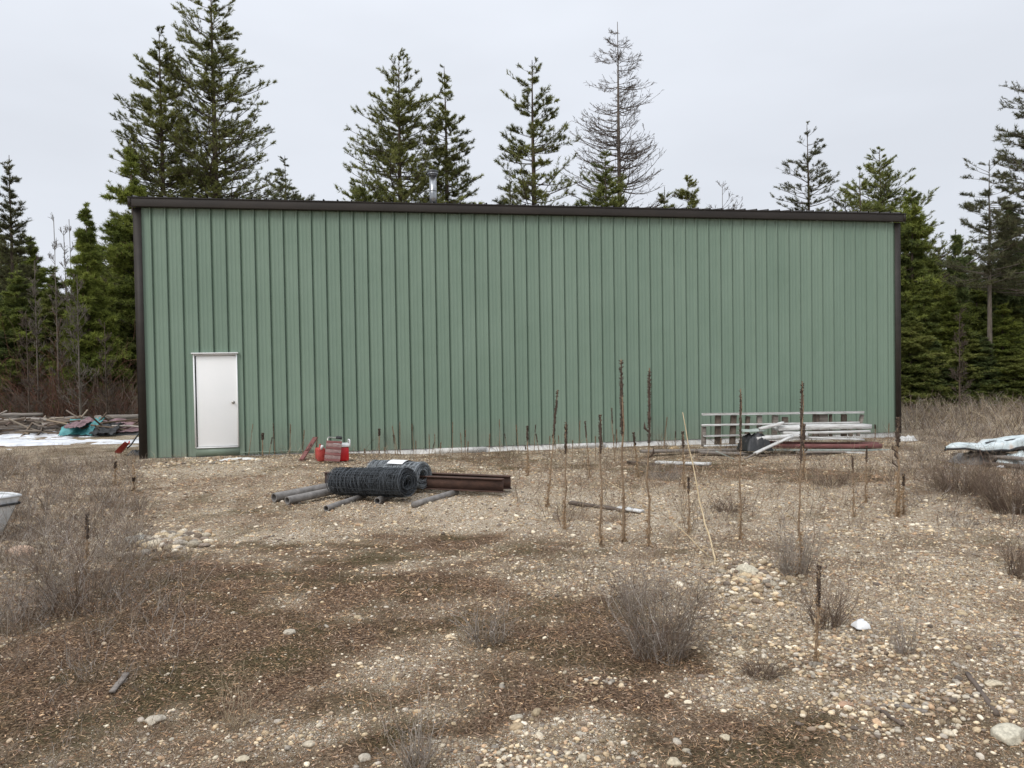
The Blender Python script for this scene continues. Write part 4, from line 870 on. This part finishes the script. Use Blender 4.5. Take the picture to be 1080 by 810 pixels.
# shovel
p0 = pt(127, 480, 0.03); D_ = depth(p0); p1 = CAM+D_*ray(138, 469.5); p2 = CAM+(D_+0.35)*ray(150, 452)
r = thing('snow_shovel', 'red bladed snow shovel with a black handle leaning at the left building corner', 'shovel', p0)
mb = MB(); R_ = frame(p0, p1); Ln = np.linalg.norm(p1-p0)
us = np.linspace(-0.5, 0.5, 9); vs = np.linspace(0, 1, 6); 
for o_ in (0, 0.008):
    V = np.array([(p0+R_@np.array([v*Ln, u*0.34*(1-0.35*v**2), 0.28*u*u*(1)-0.0+o_+0.05*v])) for v in vs for u in us]); ii = np.arange(54).reshape(6, 9)
    mb.add(V, Q=np.stack([ii[:-1, :-1], ii[:-1, 1:], ii[1:, 1:], ii[1:, :-1]], -1).reshape(-1, 4))
obj('blade', mb, M['redold'], r)
mb = MB(); mb.tubes([[p1-(p1-p0)*0.35, p1, p2]], 0.017, 8, cap=True); e_ = np.array([0.06, 0, 0]); mb.tubes([[p2-e_, p2+e_]], 0.018, 8, cap=True); obj('handle', mb, M['black'], r)
# black mat scrap beside it
def crumple(name, label, cat, c, dx, dy, hz, mat, seed, rz=0.0, nx_=26, ny_=20, group=None, fold=1.0, slope=0.0):
    u = np.linspace(-1, 1, nx_); v = np.linspace(-1, 1, ny_); U, V_ = np.meshgrid(u, v)
    rr = 1-0.25*fbm(U*2+seed, V_*2, seed, 3); X = U*dx*rr; Y = V_*dy*rr
    n1 = fbm(U*2.2*fold+9, V_*2.2*fold+seed, seed+3, 4); n2 = np.abs(fbm(U*4*fold, V_*4*fold, seed+8, 3)-0.5)*2
    ed = (1-np.abs(U)**4)*(1-np.abs(V_)**4); Z = hz*(ed*(0.35+n1*0.9)-n2*0.35*ed)+0.012+slope*U
    c_, s_ = math.cos(rz), math.sin(rz); P = np.stack([X*c_-Y*s_, X*s_+Y*c_, Z], -1)+np.asarray(c)
    gz = hgt(P[..., 0], P[..., 1]); P[..., 2] = np.maximum(P[..., 2], gz+0.006)
    mb = MB(); ii = np.arange(nx_*ny_).reshape(ny_, nx_); q = np.stack([ii[:-1, :-1], ii[:-1, 1:], ii[1:, 1:], ii[1:, :-1]], -1).reshape(-1, 4)
    mb.add(P.reshape(-1, 3), Q=q); P2 = P-[0, 0, 0.006]; mb.add(P2.reshape(-1, 3), Q=q[:, ::-1])
    return tag(obj(name, mb, M[mat], loc=c, smooth=True), label, cat, group)
crumple('plastic_scrap', 'black plastic scrap on the ground beside the red snow shovel', 'plastic scrap', pt(143, 480), 0.16, 0.16, 0.12, 'black', 4)
crumple('plastic_bag', 'crumpled white plastic bag on the pebbles at lower right', 'plastic bag', pt(908, 662), 0.06, 0.06, 0.055, 'white', 5, fold=1.0)
crumple('plastic_bag', 'crumpled white bag lying at the right building corner', 'plastic bag', pt(956, 465), 0.26, 0.15, 0.13, 'whitewood', 15, fold=0.9)
crumple('plastic_sheet', 'narrow pale crumpled sheet on the ground between the door and the red cooler', 'plastic sheet', pt(252, 485.5), 0.42, 0.08, 0.05, 'concrete', 25, fold=1.8)

# ------------------------------------------------------------------ slatted panel and lumber pile in front of the wall
def Wp(px, py, Y): return W(px, py, Y)
YP = -1.15
base_ = Wp(825, 470, YP); base_[2] = float(hgt(base_[0], base_[1]))
r = thing('slatted_panel', 'long weathered wooden frame with white rails and short posts standing near the wall', 'wooden frame', base_)
for (x0, y0), (x1, y1), hgt2 in (((740.5, 437), (911, 434.8), 0.05), ((740, 448.5), (906, 445.5), 0.042), ((742, 460), (800, 458.5), 0.036), ((742, 470), (800, 469), 0.03)):
    a_, b_ = Wp(x0, y0, YP), Wp(x1, y1, YP); mb = MB(); mb.box((a_+b_)/2, (np.linalg.norm(b_-a_), 0.06, hgt2), frame(a_, b_), bev=0.004, jit=0.002); obj('rail', mb, M['whitewood'], r)
for x_, wd, y0, y1, tl, dk in ((742, 0.09, 450, 471, 0.02, 0), (757, 0.13, 438, 470, 0.03, 1), (773, 0.13, 438, 470, 0.06, 1), (788, 0.08, 439, 466, 0.09, 1), (801, 0.11, 438, 464, 0, 0), (817, 0.12, 438, 462, 0.05, 0), (828, 0.13, 440, 460, 0, 1),
                               (860, 0.12, 437, 460, 0.06, 1), (868, 0.22, 437, 460, 0, 0), (876, 0.05, 437, 460, 0, 1), (890, 0.12, 437, 460, 0.02, 1), (897, 0.08, 444, 460, 0, 0), (907, 0.07, 437, 460, 0.22, 0)):
    a_ = Wp(x_, y1, YP+0.07); b_ = Wp(x_, y0, YP+0.07); mb = MB(); mb.box((a_+b_)/2, (wd, 0.07, np.linalg.norm(b_-a_)), np.array(Matrix.Rotation(tl, 3, 'Y')), bev=0.005, jit=0.003); obj('post', mb, M['darkwood'] if dk else M['oldwood'], r)
def board(label, a, b, wd, th, mat, name='board', cat='board', group='boards in the lumber pile', jit=0.002, roll=0.0):
    a = np.asarray(a, float); b = np.asarray(b, float); R_ = frame(a, b)@np.array(Matrix.Rotation(roll, 3, 'X')); Ln = np.linalg.norm(b-a); n = 8
    mb = MB(); us = np.linspace(-0.5, 0.5, n); bow = RNG.normal(0, 0.006)*Ln
    prof_ = np.array([(-wd/2, -th/2), (wd/2, -th/2), (wd/2, th/2), (-wd/2, th/2)])
    V = np.array([[(u*Ln), q[0], q[1]+bow*(1-4*u*u)] for u in us for q in prof_])+RNG.normal(0, jit, (n*4, 3)); V = V@R_.T+(a+b)/2
    F = [[i*4+k, i*4+(k+1) % 4, i*4+4+(k+1) % 4, i*4+4+k] for i in range(n-1) for k in range(4)]+[[3, 2, 1, 0], [n*4-4, n*4-3, n*4-2, n*4-1]]
    mb.poly(V, F); return tag(obj(name, mb, M[mat], loc=(a+b)/2), label, cat, group)
YL = -2.3
B = lambda lab, x0, y0, x1, y1, Y0, wd, th, mat, **k: board(lab, Wp(x0, y0, Y0), Wp(x1, y1, Y0+k.pop('dy', 0)), wd, th, mat, **k)
B('thick white painted board on top of the lumber pile, right part', 818, 451.5, 915, 449.5, YL, 0.30, 0.10, 'whitewood')
B('white board just under the top white board', 824, 456, 914, 454.5, YL-0.05, 0.28, 0.05, 'whitewood')
B('narrow white board sticking up at the left end of the pile top', 801, 452.5, 826, 446, YL-0.15, 0.10, 0.06, 'whitewood')
B('white board end poking out at the left middle of the pile', 797, 463, 850, 459, YL-0.2, 0.16, 0.09, 'whitewood')
B('long thin bowed white board below the white boards', 806, 460, 909, 463.5, YL-0.12, 0.20, 0.04, 'whitewood')
B('long faded red painted beam in the middle of the pile', 802, 469.5, 928, 470, YL-0.15, 0.16, 0.085, 'redwood')
B('faded reddish board lying on the back of the red beam', 812, 466, 924, 467, YL+0.05, 0.2, 0.04, 'redwood')
B('pale green tinted long board under the red beam', 806, 474.5, 938, 475, YL-0.2, 0.18, 0.035, 'palegreen')
B('grey plank at the bottom of the pile, right side', 840, 477, 949, 477.5, YL-0.3, 0.22, 0.04, 'oldwood')
B('white chipped plank lying low at the right end of the pile', 893, 477.3, 927, 479, YL-0.5, 0.10, 0.03, 'whitewood')
B('diagonal white board leaning on the left front of the pile', 796, 478.5, 836, 460, YL-0.65, 0.09, 0.035, 'whitewood', dy=0.3)
B('thin tan stick lying at the left foot of the pile', 785, 484, 797, 478, YL-0.75, 0.04, 0.025, 'oldwood')
B('long grey plank on the ground left of the pile', 738, 477, 800, 479, YL-0.1, 0.22, 0.05, 'oldwood')
B('second long grey plank on the ground, behind the first, left of the pile', 676, 476, 800, 474, YL+0.3, 0.16, 0.06, 'oldwood')
B('dark grey plank lying under the pale green board', 800, 480.5, 905, 480.5, YL-0.35, 0.25, 0.04, 'darkwood')
B('thin pale green stick slanting on the ground left of the pile', 755, 476, 775, 484.5, YL-0.5, 0.04, 0.02, 'palegreen')
crumple('tarp', 'dark bunched tarp stuffed into the left end of the lumber pile', 'tarp', Wp(796, 474, YL-0.05), 0.36, 0.35, 0.42, 'black', 33, fold=1.4)
crumple('plastic_sheet', 'pale teal plastic sheet over the bunched tarp on the pile', 'plastic sheet', Wp(793, 455.0, YL+0.1), 0.30, 0.2, 0.05, 'palegreen', 37)
board('short white plank lying on the ground left of the lumber pile', pt(692, 490, 0.05), pt(749, 492, 0.05), 0.14, 0.05, 'whitewood', group='loose planks on the gravel')
board('dark stick touching the left end of the short white plank', pt(662, 489, 0.04), pt(691, 492, 0.04), 0.06, 0.04, 'darkwood', group='loose planks on the gravel')
board('long dark plank lying across the gravel between the mullein stalks', pt(601, 532, 0.03), pt(660, 541, 0.03), 0.10, 0.03, 'darkwood', group='loose planks on the gravel')
board('light grey plank end continuing the dark plank to the right', pt(652, 538, 0.035), pt(677, 542, 0.035), 0.10, 0.03, 'whitewood', group='loose planks on the gravel')
board('short light wood splinter in the lower left dirt', pt(118, 732, 0.012), pt(134, 712, 0.012), 0.035, 0.012, 'oldwood', group='loose planks on the gravel')
board('grey stick lying on the pebbles at lower right', pt(944, 746, 0.012), pt(978, 754, 0.012), 0.022, 0.016, 'oldwood', group='loose planks on the gravel')
board('dark slanting stick at lower right beside the flat tan rock', pt(1020, 712, 0.012), pt(1052, 756, 0.012), 0.025, 0.02, 'darkwood', group='loose planks on the gravel')
board('thin brown stick half buried left of the grey stick at lower right', pt(930, 752, 0.01), pt(952, 766, 0.01), 0.018, 0.014, 'darkwood', group='loose planks on the gravel')
# canes
def cane(label, pts_, r0, mat='straw', name='dry_cane', cat='dry cane'):
    p = pts_[0]; k = np.linspace(0, 1, 12); Q_ = np.array(pts_); ss = np.linspace(0, 1, len(Q_)); P = np.stack([np.interp(k, ss, Q_[:, i]) for i in range(3)], -1); P[1:-1] += RNG.normal(0, 0.006, (10, 3))
    mb = MB(); mb.tubes(P, r0*(1-0.6*k), 6, cap=True); return tag(obj(name, mb, M[mat], loc=p), label, cat)
p = G(755, 592); D_ = depth(p)
cane('tall pale straw coloured cane leaning left in front of the slatted panel', [p, CAM+(D_+0.6)*ray(741, 540), CAM+(D_+1.1)*ray(720, 435)], 0.010)
p = G(748, 588); cane('short broken pale cane at the foot of the tall leaning one', [p, CAM+(depth(p)+0.2)*ray(722, 562), CAM+(depth(p)+0.5)*ray(706, 548)], 0.006)
p = G(690, 540); cane('thin pale stem arching over the dark plank', [p, CAM+depth(p)*ray(660, 520), CAM+(depth(p)+0.3)*ray(632, 500)], 0.006)
p = G(589, 752); cane('thin pale bent twig arching over the dark dirt at the bottom', [p, CAM+(depth(p))*ray(589, 741), CAM+(depth(p)+0.05)*ray(600, 734), CAM+depth(p)*ray(622, 731)], 0.0022)

# ------------------------------------------------------------------ boats
def hull(name, label, cat, tip, direc, Ln, wd, ht, flip=False, mats=('white', 'black')):
    """bow at tip, hull runs along direc; open boat"""
    r = thing(name, label, cat, tip); d = nrm(np.array([direc[0], direc[1], 0.0])); sdv = np.array([-d[1], d[0], 0]); up = np.array([0, 0, 1.0])
    ns, nc = 16, 13; s = np.linspace(0, 1, ns); th = np.linspace(0, PI, nc)
    V = []; 
    for q in s:
        hw = wd/2*(1-(1-min(1, q*2.2))**2)**0.75+0.004; zt_ = ht*(1+0.10*(1-q)**3); rake = 0.5*ht
        for t__ in th:
            cx = math.cos(t__); sn = math.sin(t__)**0.6; V.append(tip+d*(q*Ln+rake*sn*(1-q)**2)+sdv*hw*np.sign(cx)*abs(cx)**0.6+up*(zt_-ht*sn*0.98))
    V = np.array(V); ii = np.arange(ns*nc).reshape(ns, nc); q = np.stack([ii[:-1, :-1], ii[:-1, 1:], ii[1:, 1:], ii[1:, :-1]], -1).reshape(-1, 4)
    mb = MB(); mb.add(V, Q=q); c0 = tip+d*Ln/2+up*ht; V2 = V+(c0-V)*np.array([0.03, 0.03, 0.03]); mb.add(V2, Q=q[:, ::-1]); mb.poly(V[ii[-1]], [list(range(nc))])
    obj('hull', mb, M[mats[0]], r, smooth=True)
    g_ = MB()
    for e in (0, nc-1):
        P = V[ii[:, e]]; g_.tubes(P+[0, 0, 0.006], 0.016, 6, cap=True)
    obj('gunwale', g_, M[mats[0]], r)
    g_ = MB()
    for e in (1, nc-2):
        P = V[ii[:, e]]+(V[ii[:, e]]-(tip+d*0.5*Ln+up*ht))*0.004; P = V[ii[:, 0 if e == 1 else nc-1]]*0.80+V[ii[:, e]]*0.20
        g_.tubes(P+sdv*(0.012 if e == 1 else -0.012)+[0, 0, -0.045], 0.015, 6, cap=True)
    obj('rub_rail', g_, M[mats[1]], r)
    dk = MB(); k6 = 6; rim = [V[ii[k, 0]]-[0, 0, 0.006] for k in range(k6)]+[V[ii[k, nc-1]]-[0, 0, 0.006] for k in range(k6-1, -1, -1)]
    dk.poly(np.array(rim), [list(range(len(rim)))]); obj('foredeck', dk, M[mats[0]], r)
    return r
M['boat'] = simple('dirty_white_gelcoat', (0.38, 0.39, 0.38), (0.76, 0.77, 0.77), 8, 0.5)
pb_ = G(-12, 572); tip_ = CAM+depth(pb_)*ray(22, 533); tip_[2] = pb_[2]+0.03; htb = (CAM+depth(pb_)*ray(22, 527))[2]-pb_[2]-0.03
hull('boat', 'dirty white boat bow with a black rub rail poking in at the left edge', 'boat', tip_, (-0.97, 0.1), 3.4, 1.2, htb, mats=('boat', 'black'))
# pale weathered hull lying on boards at the right
pr = G(1045, 492); D_ = depth(pr); tl_ = CAM+(D_+0.25)*ray(997, 465)
r = thing('overturned_hull', 'long pale chalky overturned hull tapering to the left at the right edge', 'boat', pr)
ns, nc = 26, 15; us = np.linspace(0, 1, ns); Ln = 3.6; d = nrm(np.array([1.0, -0.16, -0.0])); sv = np.array([0.16, 1.0, 0]); zb = pr[2]+0.30
tl_[2] = zb+0.10
V = []
for u in us:
    hw = 0.42*min(1, (u*2.4+0.02))**0.7; hh = 0.05+0.16*min(1, u*2.2)**0.8
    for t__ in np.linspace(0, PI, nc): V.append(tl_+d*u*Ln+sv*hw*np.sign(math.cos(t__))*abs(math.cos(t__))**0.5+np.array([0, 0, -0.10+hh*math.sin(t__)**0.55+0.04*u+0.012*math.sin(u*23)]))
V = np.array(V); V[:, 2] += (fbm(V[:, 0]*2.6, V[:, 1]*4, 77, 4)-0.5)*0.20; V[:, 1] += (fbm(V[:, 0]*3, V[:, 2]*3, 78, 3)-0.5)*0.14; ii = np.arange(ns*nc).reshape(ns, nc); q = np.stack([ii[:-1, :-1], ii[:-1, 1:], ii[1:, 1:], ii[1:, :-1]], -1).reshape(-1, 4)
mb = MB(); mb.add(V, Q=q); mb.add(V*1.0-[0, 0, 0.02], Q=q[:, ::-1]); mb.poly(V[ii[-1]], [list(range(nc))]); obj('hull', mb, M['hull'], r, smooth=True)
mb = MB(); mb.tubes(V[ii[:, 0]], 0.022, 6, cap=True); mb.tubes(V[ii[:, -1]], 0.022, 6, cap=True); obj('rim', mb, M['black'], r)
for u, w_ in ((6, 7), (8, 8), (10, 10), (13, 9)):  # black slabs paint the dark of open holes in the hull
    c0 = V[ii[u, w_]]; mb = MB(); R_ = frame(V[ii[u, w_]], V[ii[u+1, w_]]); mb.box(c0+[0, 0, 0.004], (0.20, 0.09, 0.016), R_, bev=0.007); obj('dark_hole', mb, M['black'], r)
gb_ = 'boards under the overturned hull'
for i, (x0, y0, x1, y1, dz, mt, lab) in enumerate(((1022, 487, 1110, 497, 0.15, 'oldwood', 'grey board directly under the overturned hull'), (1040, 492, 1120, 500, 0.06, 'darkwood', 'dark board on the ground under the overturned hull'),
        (1052, 483, 1125, 490, 0.22, 'whitewood', 'pale board tucked right under the overturned hull'), (1008, 482, 1060, 488, 0.06, 'darkwood', 'short dark board under the tip of the overturned hull'), (1020, 490, 1075, 484, 0.19, 'oldwood', 'grey board crossing the others under the overturned hull'))):
    board(lab, pt(x0, y0, dz), pt(x1, y1, dz), 0.18, 0.05, mt, group=gb_)
crumple('tarp', 'torn grey tarp bunched among the boards under the overturned hull', 'tarp', pt(1040, 488), 0.7, 0.35, 0.28, 'greypipe', 51, fold=1.8)
crumple('plastic_sheet', 'pale crumpled sheet sticking out below the overturned hull at the right edge', 'plastic sheet', pt(1080, 490), 0.55, 0.25, 0.26, 'hull', 57, fold=1.6)
crumple('plastic_scrap', 'small white scrap on the ground below the overturned hull', 'plastic scrap', pt(1058, 493), 0.1, 0.07, 0.05, 'white', 44)

# ------------------------------------------------------------------ snow and log pile at left
def snow_patch():
    c = flat(70, 466); xs = np.linspace(c[0]-14, c[0]+7.0, 230); ys = np.linspace(c[1]-4.2, c[1]+4.2, 120); X, Y = np.meshgrid(xs, ys)
    keep = ~((X > -0.3) & (Y > -0.4))
    dd = np.stack([X, Y, np.full(X.shape, -0.1)], -1)-CAM; z = dd@CF; v = 405-FPX*(dd@CU)/z; u = 540+FPX*(dd@CR)/z
    band = lambda v0, wv: np.exp(-((v-v0)/wv)**2)
    hline = 460.2-(u-0)*0.020
    shape = 1.10*band(hline+1.5, 4.2)+1.05*band(hline+11.5, 3.6)*(1-0.35*sst(60, 95, u))
    nse = fbm(X*0.8, Y*2.2, 91, 4); hs_ = shape*0.9+(nse-0.5)*2.1+(fbm(X*3, Y*7, 95, 3)-0.5)*0.8-0.50; hs_ = np.where(keep, hs_, -1)
    Z = hgt(X, Y)+np.clip(hs_*0.22, -0.12, 0.05)+0.0
    ii = np.arange(X.size).reshape(X.shape); q = np.stack([ii[:-1, :-1], ii[:-1, 1:], ii[1:, 1:], ii[1:, :-1]], -1).reshape(-1, 4)
    ok = (hs_.ravel()[q] > -0.12).any(1); mb = MB(); mb.add(np.stack([X, Y, Z], -1), Q=q[ok]); return tag(obj('snow', mb, M['snow'], smooth=True), 'patchy melting snow left of the building', 'snow', kind='stuff')
snow_patch()
gl = 'logs piled at the forest edge'
LOGS = [(-30, 452, 40, 450, 0.13), (0, 456, 62, 449, 0.11), (12, 446, 75, 444, 0.12), (25, 443, 95, 441, 0.11), (100, 441, 150, 439, 0.12), (95, 445, 150, 443, 0.13), (-20, 446, 30, 448, 0.12), (10, 458, 48, 452, 0.09),
        (-40, 441, 20, 440, 0.10), (105, 451, 150, 450, 0.10), (60, 446, 120, 447, 0.12), (-30, 458, 12, 457, 0.09), (-10, 438, 45, 437, 0.09), (40, 451, 85, 449, 0.08), (112, 455, 150, 452, 0.07)]
lo = ['grey log with its end at the left edge, front of the log pile', 'long slanting grey log at the left front of the pile', 'pale log on top of the left half of the pile', 'topmost long log left of the teal tarp', 'topmost pale log right of the tarps by the building corner',
      'second log from the top right of the tarps', 'dull log behind the slanting one at the left edge', 'short brown log at the lower left of the pile', 'weathered log far back at the left edge', 'low log right of the tarps in front', 'log lying beneath the tarps',
      'thin log at the very left bottom of the pile', 'thin pole at the back of the pile on the left', 'short pole just left of the teal tarp', 'thin pole at the bottom right of the pile by the building corner']
YB = [flat(70, 458)[1]+k for k in (0, )]
for i, (x0, y0, x1, y1, rr) in enumerate(LOGS):
    D0 = 23.6+(1.4 if y0 < 446 else 0)+0.15*(i % 3); a_ = CAM+D0*ray(x0, y0); b_ = CAM+(D0+0.3)*ray(x1, y1)
    k = 8; P = np.linspace(a_, b_, k); P[1:-1] += RNG.normal(0, 0.010, (k-2, 3)); rr *= 0.72; mb = MB(); mb.tubes(P, rr*(np.linspace(1.1, 0.8, k))*RNG.uniform(0.93, 1.07, k), 10, cap=True)
    tag(obj('log', mb, M[('oldwood', 'greywood', 'darkwood', 'greywood')[i % 4]], loc=a_), lo[i], 'log', gl)
nb_ = 170; mb = MB(); bp = np.array([CAM+RNG.uniform(23.3, 25.5)*ray(RNG.uniform(-30, 148), RNG.uniform(442, 459)) for _ in range(nb_)]); bd = nrm(np.stack([RNG.normal(0, 1, nb_), RNG.normal(0, 0.6, nb_), RNG.normal(0, 0.16, nb_)], -1))
bp[:, 2] = np.maximum(bp[:, 2], hgt(bp[:, 0], bp[:, 1])+0.03)
mb.tubes(np.stack([bp-bd*0.6, bp+RNG.normal(0, 0.04, bp.shape), bp+bd*0.6], 1), 0.028, 5, col=np.asarray(GREYT+BRN)[RNG.integers(8, size=nb_)])
tag(obj('dead_branches', mb, M['twig']), 'tangle of dead branches between and in front of the piled logs', 'branches', kind='stuff')
def slump(name, label, px0, py0, px1, py1, mat, seed, D0=22.9):
    """tarp draped over the front of the pile"""
    nx_, ny_ = 34, 22; U, V_ = np.meshgrid(np.linspace(0, 1, nx_), np.linspace(0, 1, ny_)); top = 0.15*fbm(U*4+seed, V_*0+seed, seed, 3)
    a_ = CAM+D0*ray(px0, py1); b_ = CAM+D0*ray(px1, py1); zt_ = (CAM+D0*ray((px0+px1)/2, py0))[2]; zb_ = max(float(hgt(a_[0], a_[1]))+0.02, a_[2])
    X = a_[0]+(b_[0]-a_[0])*U*(1-0.0*V_)+0.15*(fbm(U*3, V_*3, seed+5, 3)-0.5); hgt3 = (zt_-zb_)*(0.45+0.9*fbm(U*3.1+seed, V_*0.7, seed+7, 3))
    Z = zb_+hgt3*np.sin(V_*PI/2)**1.2+0.10*(fbm(U*9, V_*7, seed+2, 3)-0.5); Y = a_[1]+(b_[1]-a_[1])*U+1.3*V_+0.3*(fbm(U*6, V_*3, seed+9, 3)-0.5)
    ii = np.arange(nx_*ny_).reshape(ny_, nx_); q = np.stack([ii[:-1, :-1], ii[:-1, 1:], ii[1:, 1:], ii[1:, :-1]], -1).reshape(-1, 4); mb = MB(); P = np.stack([X, Y, Z], -1).reshape(-1, 3)
    mb.add(P, Q=q); mb.add(P-[0, -0.008, 0.008], Q=q[:, ::-1]); return tag(obj(name, mb, M[mat], loc=a_, smooth=True), label, 'tarp')
slump('tarp', 'crumpled teal tarp draped over the front of the log pile', 59, 443, 96, 459, 'teal', 3)
slump('tarp', 'faded plum tarp bunched between the folds of the teal one', 66, 444, 86, 451, 'mauve', 6, 22.7)
slump('tarp', 'long faded plum tarp over the logs right of the teal tarp', 96, 444, 146, 456, 'mauve', 12, 23.2)
slump('tarp', 'black plastic bundle under the long plum tarp', 93, 449, 118, 458, 'black', 17, 22.7)

for o in bpy.data.objects:
    if '_o' in o: del o['_o']
    if o.parent is not None and 'category' in o: del o['category']
